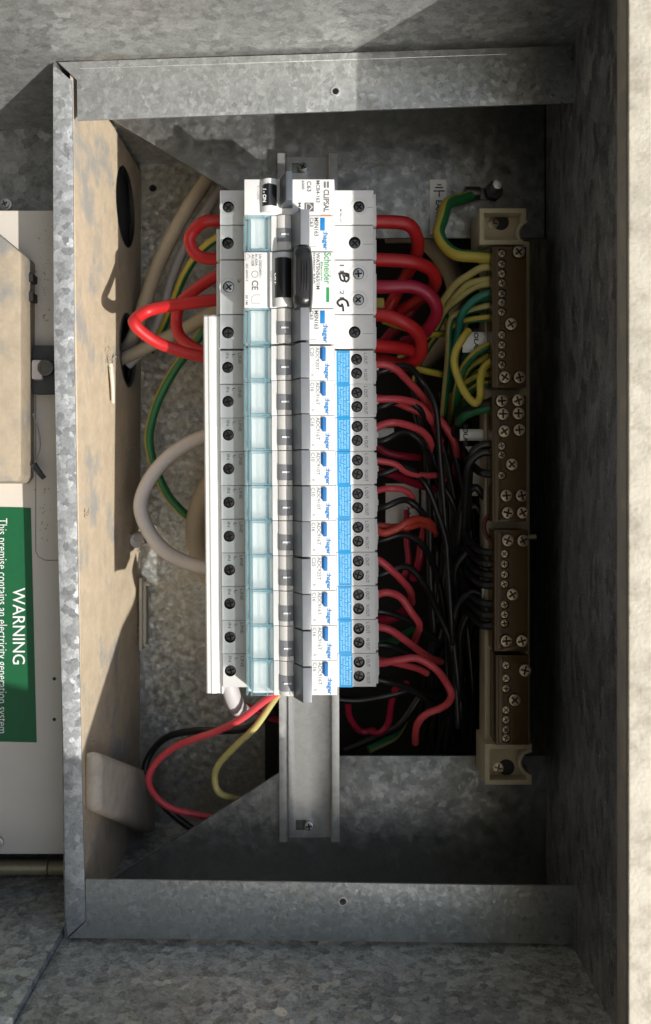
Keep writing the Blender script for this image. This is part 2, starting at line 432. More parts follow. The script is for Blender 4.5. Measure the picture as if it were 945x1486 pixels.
q = MB().cyl((-138.8, h2[1], h2[2]), (1, 0, 0), 25.5, 1, 40)
make(q, 'shade_backing', 'hole_shade', pt)  # black disc behind the lower hole, its shade given as colour
# front strip of the partition and the two lips
def sheet(pts, z, name, mat, cut=None, th=1.4, lab=None, bev=.25):
    q = MB().polyz([tuple(P(x, y, z))[:2] for x, y in pts], z - th, z)
    o = make(q, name, [mat, 'hole_shade'], enc, bev=bev, cut=cut)
    if lab: o['label'] = lab
    return o
sheet([(77, 93), (104, 117), (106.5, 240), (107.5, 480), (112, 760), (116, 1000), (120, 1180), (124.5, 1336), (98, 1360), (95, 1330), (92, 1090), (84, 780), (78, 480), (77, 240)], ZL, 'flange', 'galv_strip')
def hole(px, py, z, r): c = P(px, py, z); return MB().cyl((c.x, c.y, z - 8), (0, 0, 1), r, 16, 18, 1)
lip1 = sheet([(84, 90), (831, 66), (832, 149), (735, 152.5), (112.5, 174.5), (111.5, 116)], ZL + .3, 'lip', 'galv_fine', cut=hole(487, 133, ZL, 1.9))
lip2 = sheet([(124, 1276), (836, 1286), (838, 1370), (99, 1361.5), (125, 1337)], ZL + .3, 'lip', 'galv_fine', cut=hole(497.5, 1308, ZL, 1.9))
for lp, (hx, hy) in ((lip1, (487, 133)), (lip2, (497.5, 1308))):
    c = P(hx, hy, ZL); make(MB().ringz(c.x, c.y, ZL - .4, ZL + .75, 2.7, 1.7), 'hole_collar', 'rail', lp, bev=.12)
make(MB().tube([P(116, 99.5, ZL + .25), P(300, 93.5, ZL + .25), P(520, 86, ZL + .25), P(735, 78.5, ZL + .25)], .22, 6), 'scribe_line', 'rail', lip1)
# dark folded returns behind the lips, at the right wall
a = P(795, 160, ZP); 
# mounting plates
def plate(pts, fold, name='mounting_plate'):
    q = MB().polyz([tuple(P(x, y, ZP))[:2] for x, y in pts], ZP - 2, ZP)
    return make(q, name, 'galv_plate', enc, bev=.2)
m1 = plate([(149, 160), (158, 170), (300, 257), (452, 345.5), (794, 345.5), (794, 120), (149, 120)], 0)
m2 = plate([(160, 1281), (165, 1275), (400, 1125), (446, 1097), (804, 1097), (804, 1330), (160, 1330)], 0)
xa = P(798, 0, ZP).x; xb = P(808, 0, ZP).x
make(MB().box(xa, XR - 1, P(0, 345.5, ZP).y, ytop(XR) - 3, ZP - 2, ZP), 'plate_flange', 'galv_plate', m1, bev=.2)
make(MB().box(xb, XR - 1, ybot(XR) + 3, P(0, 1097, ZP).y, ZP - 2, ZP), 'plate_flange', 'galv_plate', m2, bev=.2)
# door swung open past square on the real right-hand side (out of the picture, it shades the lower part)
th_ = math.radians(24); hy, hz = -251., ZF
dv = Vector((0, -math.sin(th_), math.cos(th_))); dn = Vector((0, math.cos(th_), math.sin(th_)))
p0 = Vector((0, hy, hz)); p1 = p0 + dv * 452
def lp(p, x): return (x, p.y, p.z)
q = MB().prism([lp(p0, -330), lp(p0, 150), lp(p1, 150), lp(p1, -330)], [lp(p0 - dn * 3, -330), lp(p0 - dn * 3, 150), lp(p1 - dn * 3, 150), lp(p1 - dn * 3, -330)])
make(q, 'door', 'galv', enc, bev=.3)

q = MB().box(-1500 - 40, -1500, -200000, 200000, -8000, 200000)
gd = make(q, 'ground', 'ground', None, base=(-1500, 0, 0)); tag(gd, None, None, kind='structure')
# the rendered wall the box is let into
q = MB()
q.box(XR + 12, 520, -700, 700, ZB, ZR)
q.box(-1500, XR + 8, 300, 700, ZB, ZR)
q.box(-1500, XR + 8, -700, -330, ZB, ZR)
ow = make(q, 'wall', 'paint', None, base=(0, 0, ZB))
tag(ow, 'cream rendered house wall around the steel box', 'wall', kind='structure')
q = MB().box(118.2, XR + 60, -330, 300, ZR - .8, ZR + 1.5)
make(q, 'face_strip', 'paint', enc, bev=1.2)['label'] = 'sunlit cream edge strip along the rim'

# ------------------------------------------------------------------ left compartment
zq = 10.
meterp = thing('equipment_panel', 'off white moulded panel behind the green warning sign', 'panel', tuple(P(0, 780, zq)))
a = P(88, 305, zq); b = P(88, 1240, zq)
q = MB().box(-330, -139.6, b.y, a.y, -43, zq)
make(q, 'body', 'panel', meterp, bev=1.2)
def outline(pts, z, r=.28): return MB().tube([tuple(P(x, y, z)) for x, y in pts], r, 6)
make(outline([(52, 560), (52, 800), (56, 808), (66, 813), (100, 813)], zq), 'moulded_seam', 'midgrey', meterp)
for k, (x, y, r) in enumerate(((78, 350, 9), (92, 1162, 8), (60, 345, 8))):
    c = P(x, y, zq); make(MB().ringz(c.x, c.y, zq - .2, zq + .25, r * .39, r * .39 - .4), 'knockout', 'panel', meterp)
for x, y in ((79, 985), (79, 1044), (76, 996)):
    c = P(x, y, zq); 
    if y != 996: make(MB().cyl((c.x, c.y, zq - 1), (0, 0, 1), 1.0, 1.12, 14), 'pin_hole', 'hole_shade', meterp)
c = P(-2, 1221, zq); make(MB().cyl((c.x, c.y, zq), (0, 0, 1), 3.2, 2, 18), 'screw', 'screw_zinc', meterp, bev=.5)
c = P(9, 297, -43)
sc_ = thing('pan_head_screw', 'round cross head screw in the grey steel above the off white panel', 'screw', (c.x, c.y, -43))
# dust speckles on the panel
q = MB(); rr = random.Random(3)
for k in range(70):
    x = rr.gauss(66, 10); y = rr.uniform(325, 480) if k < 50 else rr.uniform(700, 800)
    if x > 76 or x < 50: x = rr.uniform(52, 74)
    c = P(x, y, zq); r = rr.uniform(.15, .55)
    q.cyl((c.x, c.y, zq - .3), (rr.uniform(-.3, .3), rr.uniform(-.3, .3), 1), r, .3 + r * .5, 6)
make(q, 'dirt_crumbs', 'beige', meterp)['kind'] = 'stuff'
# dust-topped meter cover
mc = thing('meter_cover', 'square dust coated meter cover on the off white panel', 'cover', tuple(P(0, 520, zq)))
f0, f1, zf = P(31, 360, 44), P(31, 697, 44), 44.
b0, b1 = P(52, 383, zq), P(50, 700, zq)
x0 = -330
q = MB()
front = [(x0, P(0, 318, zf).y, zf), (P(2, 0, zf).x, P(0, 342, zf).y, zf), (f0.x, P(0, 366, zf).y, zf), (f1.x, P(0, 690, zf).y, zf), (P(24, 0, zf).x, P(0, 699, zf).y, zf), (x0, P(0, 699, zf).y, zf)]
back = [(x0, P(0, 318, zq).y, zq), (P(6, 0, zq).x, P(0, 345, zq).y, zq), (b0.x, b0.y, zq), (b1.x, P(0, 694, zq).y, zq), (P(42, 0, zq).x, P(0, 702, zq).y, zq), (x0, P(0, 702, zq).y, zq)]
q.prism(back, front)
make(q, 'body', 'dusty_cover', mc, bev=1.6)
for ya, yb in ((398, 412), (425, 440)):
    c1 = P(43, ya, 26); c2 = P(47, yb, 20)
    make(MB().box(c1.x - 1, c1.x + 2.2, c2.y, c1.y, 19, 27), 'slot', 'hole_shade', mc)
# latch beside the cover
lt = thing('cover_latch', 'dark latch block with a round screw between cover and partition', 'latch', tuple(P(62, 530, zq)))
a, b = P(46, 501, 20), P(84, 571, 20)
q = MB().box(a.x, b.x, b.y, a.y, zq, 20)
make(q, 'block', 'rubber', lt, bev=.6)
a, b = P(46, 522, 23), P(62, 551, 23); make(MB().box(a.x, b.x, b.y, a.y, 18, 24), 'tongue', 'lilac', lt, bev=1.5)
c = P(67, 534, 22); make(MB().cyl((c.x, c.y, 19), (0, 0, 1), 4.6, 5, 24).ringz(c.x, c.y, 23.8, 24.6, 4.2, 2.8), 'screw', 'screw', lt, bev=.3)
# seal wire
sw = thing('seal_wire', 'thin seal wire with a small crimped lead under the meter cover', 'seal', tuple(P(52, 660, 20)))
make(MB().tube(cr([P(48, 600, 24), P(56, 625, 22), P(58, 650, 22), P(50, 676, 22), P(49, 684, 22)]), .45, 6), 'loop', 'midgrey', sw)
make(MB().tube(cr([P(49, 674, 22), P(56, 684, 22), P(64, 694, 22)]), 2., 8, rend=1.4), 'crimp', 'rubber', sw)
# warning sign
sg = thing('warning_sign', 'green warning sign with white lettering stuck on the off white panel', 'sign', tuple(P(20, 900, zq)))
c4 = [P(-260, 730, zq), P(45, 737, zq), P(53.5, 1077, zq), P(-260, 1070, zq)]
make(MB().prism([(p.x, p.y, zq - .1) for p in c4], [(p.x, p.y, zq + .5) for p in c4]), 'plate', 'sign_green', sg)
textpx('WARNING', 18.5, 36.5, 853, 964, zq + .6, 'white_txt', sg, off=.004)
textpx('This premise contains an electricity generation system', -7, 10.5, 752, 1064, zq + .6, 'white_txt', sg, off=-.004)
# hinge rod and corner bracket
hr = thing('hinge_rod', 'brass coloured hinge rod along the lower edge of the off white panel', 'hinge', (-200, -238.3, -20))
for xa_, xb_ in ((-330, P(55.5, 0, 0).x), (P(57, 0, 0).x, -137.5)):
    make(MB().cyl((xa_, -238.3, -20), (1, 0, 0), 4.4, xb_ - xa_, 20), 'barrel', 'brass', hr, bev=.5)
# ------------------------------------------------------------------ screws (shared)
def cross_screw_mesh(r, h, mats, name, cut=True):
    q = MB().cyl((0, 0, 0), (0, 0, 1), r, h, 18)
    a, b = r * .72, r * .15
    k = MB().polyz([(a, b), (b, b), (b, a), (-b, a), (-b, b), (-a, b), (-a, -b), (-b, -b), (-b, -a), (b, -a), (b, -b), (a, -b)], h * .45, h + 1, 1)
    o = make(q, name, mats, None, base=(0, 0, 0), bev=r * .12, cut=k)
    me = o.data; bpy.data.objects.remove(o)
    return me
SCR = cross_screw_mesh(2.55, 2.2, ['screw', 'hole_shade'], 'terminal_screw')
SCRB = cross_screw_mesh(2.7, 2.2, ['screw_zinc', 'hole_shade'], 'terminal_screw_bright')
M['screw_bar'] = metal('tarnished_screw', (.40, .33, .25), .36, .9, 500)
SCRS = cross_screw_mesh(3.3, 2.6, ['screw_bar', 'hole_shade'], 'bar_screw')
SCRT = cross_screw_mesh(2.1, 1.6, ['screw_bar', 'hole_shade'], 'bar_grub_screw')
def screw(me, x, y, z, parent, name='terminal_screw', rot=None):
    o = bpy.data.objects.new(name, me); C.objects.link(o); o.parent = parent
    BASE[o.name] = BASE[parent.name]
    o.location = (Vector((x, y, z)) - BASE[parent.name]) * .001
    o.rotation_euler = (random.uniform(-.06, .06), random.uniform(-.06, .06), random.uniform(0, 3) if rot is None else rot)
    return o
c = P(9, 297, -43); make(MB().cyl((c.x, c.y, -43.2), (0, 0, 1), 3.6, 1.2, 20), 'washer', 'screw_zinc', sc_, bev=.3); screw(SCRB, c.x, c.y, -42, sc_, 'head')

# ------------------------------------------------------------------ din rail
dr = thing('din_rail', 'bare zinc plated mounting rail running behind the breakers', 'rail', (-10, -14, ZP))
ya, yb = P(0, 222, 0).y, P(0, 1222, 0).y
tx = -.0052  # the slight lean of the whole row
prof = [(-27.4, -1), (-27.4, 0), (-23.2, 0), (-22.2, -1), (-22.2, -6.5), (2.4, -6.5), (2.4, -1), (3.4, 0), (7.6, 0), (7.6, -1), (4, -1.2), (3.4, -2), (3.4, -7.5), (-23.2, -7.5), (-23.2, -2), (-23.8, -1.2)]
q = MB(); 
q.prism([(x, ya, z) for x, z in prof], [(x + 1.2, yb, z) for x, z in prof])
sl_ = MB()
for (hx, hy, off) in ((437, 244, -3.5), (443, 1197, -3.5)):
    c = P(hx, hy, -6.5); sl_.box(c.x - 5.5, c.x + 2, c.y - 2.9, c.y + 2.9, -12, 0, 1); 
rl = make(q, 'rail', ['rail', 'hole_shade'], dr, bev=.15, cut=sl_)
for (hx, hy) in ((440, 244), (448.5, 1197)):
    c = P(hx, hy, -6.5); 
    make(MB().cyl((c.x, c.y, -6.5), (0, 0, 1), 3.3, 1.3, 20, r2=2.9), 'washer_head', 'screw_zinc', dr, bev=.4)
    screw(SCRB, c.x, c.y, -5.4, dr, 'screw')

# ------------------------------------------------------------------ breakers
PITCH = 17.86
ROWS = 'breakers in a row along the mounting rail'
Y0 = 56.3
XA, XBN, XC, XD = -55.4, -41.2, 5.0, 26.0          # shoulder start, nose start, nose end, shoulder end
ZS, ZN = 48., 66.
def body_profile(label=True):
    p = [(XA, 4), (XD, 4), (XD, ZS), (XC + .6, ZS), (XC, ZN), (-27.2, ZN)]
    if label: p += [(-27.2, 60.4), (XBN + 3, 60.4), (XBN + 2, 57.5), (XBN, 57.5)]
    else: p += [(XBN + .3, ZN)]
    p += [(XBN, ZS), (XA, ZS)]
    return p
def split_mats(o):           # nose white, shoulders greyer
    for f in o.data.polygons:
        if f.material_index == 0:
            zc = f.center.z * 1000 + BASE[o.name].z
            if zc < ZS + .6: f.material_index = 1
def base_device(name, label, cat, yc, h, holes, label_holder=True, shoulder='shoulder', hr_=2.95, nose='white', slots=None):
    t = thing(name, label, cat, ((XA + XD) / 2, yc, 2), ROWS)
    q = MB().profy(body_profile(label_holder), yc - h, yc + h)
    cut = MB()
    for x, y in holes: cut.cyl((x, y, ZS - 5.5), (0, 0, 1), hr_, 12, 20, 2)
    if slots:
        for s_ in slots: cut.box(*s_, 2)
    b = make(q, 'body', [nose, shoulder, 'hole_shade'], t, bev=.28, cut=cut)
    split_mats(b)
    # outer terminal tiers, a little lower than the shoulders
    make(MB().box(XD + .05, XD + 1.5, yc - h + .5, yc + h - .5, 6, 43).box(XD + .05, XD + 2.4, yc - h + 3, yc + h - 4, 6, 34), 'terminal_shroud', shoulder, t, bev=.25)
    return t
def holder(t, yc, h):
    # clear flap over a paper label
    make(MB().box(XBN + 3.4, -31.2, yc - h + 1.2, yc + h - 1.2, 60.42, 60.8), 'label_strip', 'paper', t)
    q = MB().box(XBN + 3.5, -30.6, yc - h + 1.2, yc + h - 1.2, 65.3, 66.6)
    make(q, 'label_cover', 'teal', t, bev=.2)
    e = MB()
    e.box(XBN - .2, XBN + .9, yc - h, yc + h, 57.6, 66.0)
    e.box(XBN + 2.2, XBN + 3.1, yc - h, yc + h, 60.5, 67.6)
    e.box(-30.9, -30.1, yc - h, yc + h, 61.5, 67)
    e.box(XBN + 3.4, -27.6, yc + h - .7, yc + h, 61.5, 67)
    e.box(XBN + 3.4, -27.6, yc - h, yc - h + .7, 61.5, 67)
    make(e, 'cover_frame', 'teal_edge', t, bev=.3)
    make(MB().box(-28.8, -27.4, yc - h + 1.1, yc + h - 1.1, 61.5, 66.3), 'cover_edge', 'teal', t)
def rocker(t, yc, h, band=(1.6, -6.3), xs=(-23.9, -17.)):
    # white drum in its slot, with a grey marked band
    cx = (xs[0] + xs[1]) / 2; r = 5.2
    arc = [(cx + r * math.sin(a), 62.8 + r * math.cos(a)) for a in [math.radians(-42 + 84 * i / 8) for i in range(9)]]
    lo = [(arc[-1][0], 62), (arc[0][0], 62)]
    make(MB().profy(arc + lo, yc - h + .1, yc + h - .1), 'drum', 'cream_white', t, angle=50)
    arc2 = [(cx + (r + .25) * math.sin(a), 62.8 + (r + .25) * math.cos(a)) for a in [math.radians(-41 + 82 * i / 8) for i in range(9)]]
    bd = make(MB().profy(arc2 + lo, yc + band[1], yc + band[0]), 'indicator', 'midgrey', t, angle=50)
    ym = yc + (band[0] + band[1]) / 2 + .2
    make(MB().box(cx - 1.5, cx + 2.4, ym - .42, ym + .42, 67.2, 68.5), 'mark', 'white_txt', bd)
    make(MB().box(xs[1] - 1.8, xs[1] + .1, yc - h + .3, yc - h + 2.6, 66.5, 68.4), 'stop', 'cream_white', t)
def lever(t, yc, h, mat='grey_lever', x=(-17., -11.9, -7.6), z=(66, 78.5), name='lever'):
    q = MB().profy([(x[0], z[0] - 1), (x[0], z[0] + 1), (x[1], z[1]), (x[2] + .1, z[1] - .4), (x[2], z[0] - 1)], yc - h, yc + h)
    return make(q, name, mat, t, bev=.5)

# ---- residual current breaker, ten of them
def sticker_lines(): return ['Insulation Resistance', 'test can be carried out', 'at load terminals with', 'device in OFF position']
H = 8.83
def make_rcbo():
    yc = Y0
    t = base_device('residual_current_breaker', '', 'breaker', yc, H, [(-51.3, yc - .1), (17., yc + 4.2), (17., yc - 3.2)], hr_=3.0)
    screw(SCR, -51.3, yc - .1, ZS - 4.2, t); screw(SCR, 17., yc + 4.2, ZS - 4.2, t); screw(SCR, 17., yc - 3.2, ZS - 4.2, t)
    holder(t, yc, H); rocker(t, yc, H)
    lever(t, yc + .1, H - .08)
    # blue test button with a darker slanted side
    bt = make(MB().prism([(-2.5, yc + 7.9, 66), (.6, yc + 7.9, 66), (.6, yc + .9, 66), (-1.3, yc + .9, 66), (-2.5, yc + 2.5, 66)],
                         [(-1.2, yc + 7.8, 67.4), (.55, yc + 7.8, 67.4), (.55, yc + 1., 67.4), (-.4, yc + 1., 67.4), (-1.2, yc + 2.2, 67.4)]), 'test_button', 'blue_btn', t, bev=.06)
    zt = ZN + .06
    text(':hager', -.5, 2.6, yc - .2, yc - 8.6, zt, 'blue', t, 'maker_name', off=.035)
    text('A', -7., -5.0, yc - 5.6, yc - 6.6, zt, 'print_faint', t, off=0)
    zs = ZS + .06
    st = make(MB().box(6.4, 13.4, yc - H, yc + H, ZS - .05, ZS + .12), 'sticker', 'sticker', t)
    xs = [11.6, 10.1, 8.6, 7.0]
    for s, x in zip(sticker_lines(), xs): text(s, x, x + 1.35, yc + 7.6, yc - 7.6, ZS + .17, 'sticker_txt', st, off=-.008)
    for s_, a_, b_, c_, d_ in (('L OUT', 20.9, 22.7, 7.6, 1.6), ('N OUT', 20.9, 22.7, -1., -7.2), ('LINE', -45.8, -44.1, 7.6, 1.8), ('L', -48.9, -47.3, 7., 5.4), ('IN', -52.2, -50.6, 7.6, 4.8)):
        text(s_, a_, b_, yc + c_, yc + d_, zs, 'print', t, off=.005)
    return t
rc = make_rcbo()
codes = [('ADC920T', 'C20'), ('ADC916T', 'C16'), ('ADC916T', 'C16'), ('ADC910T', 'C10'), ('ADC910T', 'C10'), ('ADC916T', 'C16'), ('ADC925T', 'C25'), ('ADC916T', 'C16'), ('ADC916T', 'C16'), ('ADC916T', 'C16')]
ORD = ['first', 'second', 'third', 'fourth', 'fifth', 'sixth', 'seventh', 'eighth', 'ninth', 'tenth']
rows = [rc]
for k in range(1, 10):
    c_ = copy_tree(rc)
    dy = -PITCH * k; dx = .155 * k
    c_.location = toworld(BASE[rc.name] + Vector((dx, dy, random.uniform(-.15, .15))))
    c_.matrix_world = Matrix.Translation(c_.location) @ (R3 @ Matrix.Rotation(.0052 + random.uniform(-.002, .002), 3, 'Z')).to_4x4()
    BASE[c_.name] = BASE[rc.name] + Vector((dx, dy, 0))
    rows.append(c_)
lev_shift = [0, 0, .1, 0, -.1, .05, -.5, -.45, -.8, -1.0]
CODE = {}
for k, (t, (c1, c2)) in enumerate(zip(rows, codes)):
    where = 'nearest the two pole switch row end' if k == 0 else 'last at the bare rail end' if k == 9 else None
    t['label'] = 'narrow blue stickered breaker marked %s, %s' % (c2, 'the first of ten, next to the plain switches' if k == 0 else 'the tenth and last, at the bare rail end' if k == 9 else 'the %s of ten from the plain switches' % ORD[k])
    # own print: ratings differ between devices
    key = (c1, c2)
    if key not in CODE:
        os_ = [text(c1, -4.5, -2.7, Y0 + 8.0, Y0 - 3.6, ZN + .06, 'print_faint', rc, name='rating', off=.0),
               text(c2, -7.2, -5.4, Y0 + 7.8, Y0 + 3.4, ZN + .06, 'print_faint', rc, name='rating', off=.0),
               text('6000', -9.4, -8.3, Y0 + 7.6, Y0 + 4.6, ZN + .06, 'print_faint', rc, name='rating', off=.0)]
        CODE[key] = [o.data for o in os_]
        if k != 0:
            for o in os_: o.parent = t
    else:
        for me_ in CODE[key]:
            o = bpy.data.objects.new('rating', me_); C.objects.link(o); o.parent = t
    for ch in t.children:
        if ch.name.startswith('lever'):
            ch.location.y += lev_shift[k] * .001; ch.location.z += random.uniform(-.3, .35) * .001; ch.location.x += random.uniform(-.2, .2) * .001
        if ch.name.startswith(('indicator', 'label_cover', 'cover_frame', 'test_button', 'sticker')): ch.location.y += random.uniform(-.22, .22) * .001; ch.location.x += random.uniform(-.12, .12) * .001

# ---- plain single switches (two)
def make_msn(yc, label, t=None):
    t = base_device('isolator_switch', label, 'switch', yc, 8.9, [(-51.2, yc - .4), (16., yc - .2)], hr_=3.15)
    screw(SCR, -51.2, yc - .4, ZS - 4, t); screw(SCR, 16., yc - .2, ZS - 4, t)
    holder(t, yc, 8.9); rocker(t, yc, 8.9, band=(2.2, -4.6))
    lever(t, yc + .1, 8.8)
    q = MB().box(-2.2, .2, yc + 1.4, yc + 8., ZN - .1, ZN + .1); make(q, 'logo_bar', 'blue', t, bev=.05)
    text(':hager', -1.4, 1.9, yc + 1.0, yc - 8.6, ZN + .06, 'blue', t, 'maker_name', off=.035)
    q = MB(); text('MSN163', -5.2, -3.0, yc + 8., yc - 1.4, ZN + .06, '', t, q=q); text('C63', -7.4, -5.6, yc + 8., yc + 3.4, ZN + .06, '', t, q=q)
    text('6000', -9.3, -7.8, yc + 8., yc + 3.6, ZN + .06, '', t, q=q)
    q.box(-8, -4, yc - 6.9, yc - 6.7, ZN, ZN + .06)
    make(q, 'lettering', 'print_faint', t, fixn=False)
    # seam line of the shoulder
    make(MB().box(20.5, XD - .2, yc - 1.1, yc - .9, ZS - .02, ZS + .05), 'seam', 'print_faint', t)
    make(MB().box(XA - 2.6, XA - .05, yc - 8.6, yc + 8.6, 6, 42), 'terminal_shroud', 'white', t, bev=.25)
    return t
ms2 = make_msn(75.1, 'plain single switch with blue maker bar, between the wide switch and the blue stickered breakers')
ms1 = make_msn(122.5, 'plain single switch with blue maker bar, between the wide switch and the end breaker')

# ---- end breaker
yc = 141.0; h = 9.1
cl = base_device('main_breaker', 'white single breaker with black toggle at the far end of the row', 'breaker', yc, h, [(-51., yc + .2), (18.3, yc + .4)], label_holder=False, shoulder='white', hr_=3.0)
for x, y in ((-51., yc + .2), (18.3, yc + .4)):
    screw(SCR, x, y, ZS - 3.2, cl); make(MB().ringz(x, y, ZS - .05, ZS + .25, 4.6, 3.1, 28), 'terminal_ring', 'shoulder', cl, bev=.1)
def drum(t, x0, x1, ya_, yb_, rz, mat, name='toggle', zc=62., n=10):
    cx = (x0 + x1) / 2; r = (x1 - x0) / 2
    arc = [(cx - r * math.cos(a), zc + rz * math.sin(a)) for a in [math.radians(12 + 156 * i / n) for i in range(n + 1)]]
    return make(MB().profy(arc + [(x1, zc), (x0, zc)], ya_, yb_), name, mat, t, bev=.25, angle=40)
drum(cl, -33.4, -22.5, yc - 8.2, yc + 8.6, 8, 'white', 'drum')
tg = drum(cl, -33.0, -22.9, yc - 5.3, yc + 5.6, 8.6, 'black', 'toggle')
textpx('I - ON', 381.5, 386.5, 274, 293, 70.2, 'white_txt', tg)
make(MB().box(-28.2, -27.4, yc - 5.2, yc + 5.5, 70., 70.9), 'rib', 'rubber', tg)
M['slate'] = plastic('slate_plastic', (.085, .10, .115), .42, .06)
lever(cl, yc + 1.6, 7.3, mat='slate', x=(-22.8, -19.0, -16.2), z=(66, 80))
textpx('CLIPSAL', 469.5, 478, 275, 308, ZN + .06, 'print', cl, name='maker_name', off=.035)
q = MB(); 
for x in (470, 474.5):
    a, b = P(x, 263.5, ZN), P(x + 3, 272.5, ZN); q.box(a.x, b.x, b.y, a.y, ZN - .1, ZN + .06)
make(q, 'logo_bars', 'print', cl)
q = MB()
for s, x0_, x1_, y0_, y1_ in (('MCB4-163', 459, 464.5, 262, 294), ('C63', 445.5, 452, 263, 278), ('6000', 438, 442, 262, 275), ('M6', 433, 437, 294, 306)):
    a, b = P(x0_, y0_, ZN), P(x1_, y1_, ZN); text(s, a.x, b.x, a.y, b.y, ZN + .06, '', cl, q=q)
make(q, 'lettering', 'print_faint', cl, fixn=False)
q = MB(); a, b = P(442, 294, ZN), P(455.5, 307, ZN)
q.box(a.x, b.x, b.y, a.y, ZN - .1, ZN + .04)
em = make(q, 'emblem', 'print_faint', cl)
mx_, my_ = (a.x + b.x) / 2, (a.y + b.y) / 2
make(MB().tube([(mx_ + 1.6, my_, ZN + .1), (mx_ + .2, my_ + 1.6, ZN + .1), (mx_ - 1.5, my_ + 1.6, ZN + .1), (mx_ - 1.5, my_ - 1.6, ZN + .1), (mx_ + .2, my_ - 1.6, ZN + .1), (mx_ + 1.6, my_, ZN + .1)], .22, 5), 'outline', 'white', em)
textpx('MCB4-163', 493, 496.5, 303, 322, ZS + .06, 'print_faint', cl)
a, b = P(466, 311.5, ZN), P(481, 313.3, ZN); make(MB().box(a.x, b.x, b.y + .1, a.y, ZN - .1, ZN + .08), 'mark', 'orange', cl)
make(MB().box(21.5, XD - .2, yc - .1, yc + .1, ZS - .02, ZS + .05), 'seam', 'print_faint', cl)

# ---- wide switch
yc = 98.7; h = 14.2
sn = base_device('wide_isolator_switch', 'wide black handled switch with green maker name and hand inked letters', 'switch', yc, h, [(-50.9, yc + .2), (18., yc + 7.2), (18., yc - 6.6)], label_holder=False, shoulder='white', hr_=3.0)
for x, y in ((-50.9, yc + .2), (18., yc + 7.2), (18., yc - 6.6)):
    screw(SCRB, x, y, ZS - 2.4, sn); make(MB().ringz(x, y, ZS - .05, ZS + .28, 4.8, 3.1, 28), 'terminal_ring', 'shoulder', sn, bev=.1)
make(MB().box(XA - 2.6, XA - .05, yc - h + .3, yc + h - .3, 6, 42), 'terminal_shroud', 'white', sn, bev=.25)
make(MB().box(-28.5, -27.6, yc - h, yc + h, 64.5, 66.9), 'raised_edge', 'midgrey', sn)
drum(sn, -27.0, -15.0, yc - 14., yc + 13.6, 7.0, 'white', 'drum', zc=63.)
tg = drum(sn, -26.4, -15.6, yc - 9.6, yc + 10.6, 8.0, 'black', 'toggle', zc=63.)
textpx('OFF', 398.5, 402.5, 396, 413, 68.8, 'white_txt', tg)
# rounded ribbed handle
q = MB(); n_ = 14
secs = []
for i in range(n_ + 1):
    u = i / n_; y = yc + 14.1 - u * 30.4
    bulge = math.sin(math.pi * min(1, max(0, u))) ** .5
    wd = 4.0 + .9 * bulge
    if i in (1, n_ - 1): wd -= .2
    cx = -10.9; zt = 81 + 1.5 * bulge - (1.5 if i in (0, n_) else 0)
    secs.append([(cx - wd - .8, y, 63), (cx - wd - .2, y, zt - 4), (cx - wd + 1.6, y, zt - .6), (cx, y, zt), (cx + wd - 1.4, y, zt - .5), (cx + wd, y, zt - 3), (cx + wd + .2, y, 66)])
m_ = len(secs[0])
for i in range(n_ + 1): q.v += secs[i]
for i in range(n_):
    for j in range(m_ - 1): q.f.append((i * m_ + j, i * m_ + j + 1, (i + 1) * m_ + j + 1, (i + 1) * m_ + j)); q.m.append(0)
q.f.append(tuple(range(m_))); q.m.append(0); q.f.append(tuple(range(n_ * m_, (n_ + 1) * m_))[::-1]); q.m.append(0)
hd = make(q, 'handle', 'black', sn, angle=50)
for k in range(3):
    xk = -11.4 + k * 1.3
    make(MB().tube(cr([(xk, yc + 8.5 - k * .5, 81.6), (xk + .3, yc + 2, 82.6), (xk + .3, yc - 4, 82.6), (xk, yc - 9.5 + k * .4, 81.9)]), .32, 6), 'rib', 'black', hd)
textpx('Schneider', 470.5, 480.5, 366.5, 412, ZN + .06, 'green_txt', sn, name='maker_name', off=.012)
a, b = P(473.5, 417, ZN), P(478, 438.5, ZN); make(MB().box(a.x, b.x, b.y, a.y, ZN - .1, ZN + .08), 'logo_bar', 'green_txt', sn)
textpx('Electric', 465.5, 468.5, 380, 408, ZN + .06, 'green_txt', sn)
q = MB()
for s, x0_, x1_, y0_, y1_ in (('WATSN563/1M', 459, 464.5, 367, 420), ('Isolator 63A', 455, 458, 367, 412), ('Un 230/240V~', 376, 379.8, 369, 403), ('In 63A', 370.5, 374, 369, 386), ('AC-22B', 365.3, 369, 369, 386), ('CE', 365.5, 375, 407, 421), ('IEC 60947-3', 357, 360, 383, 408), ('30 1M', 356.5, 360, 428, 442)):
    a, b = P(x0_, y0_, ZN), P(x1_, y1_, ZN); text(s, a.x, b.x, a.y, b.y, ZN + .06, '', sn, q=q)
c = P(370, 398, ZN); q.ringz(c.x, c.y, ZN - .05, ZN + .06, 1.75, 1.5, 24)
a = [P(363.5, 372, ZN), P(356.5, 366.5, ZN), P(356.5, 378, ZN), P(363.5, 372, ZN)]
q.tube(a, .12, 5)
a = [P(378, 428, ZN), P(370, 428, ZN), P(365.5, 431, ZN), P(365.5, 440, ZN), P(378, 440, ZN)]
q.tube(a, .12, 5)
make(q, 'lettering', 'print_faint', sn, fixn=False)
textpx('11', 493, 499.5, 384, 395, ZS + .06, 'print_faint', sn); textpx('21', 493, 499.5, 421, 433, ZS + .06, 'print_faint', sn)
textpx('2', 345, 349, 404, 411, ZS + .06, 'print', sn)
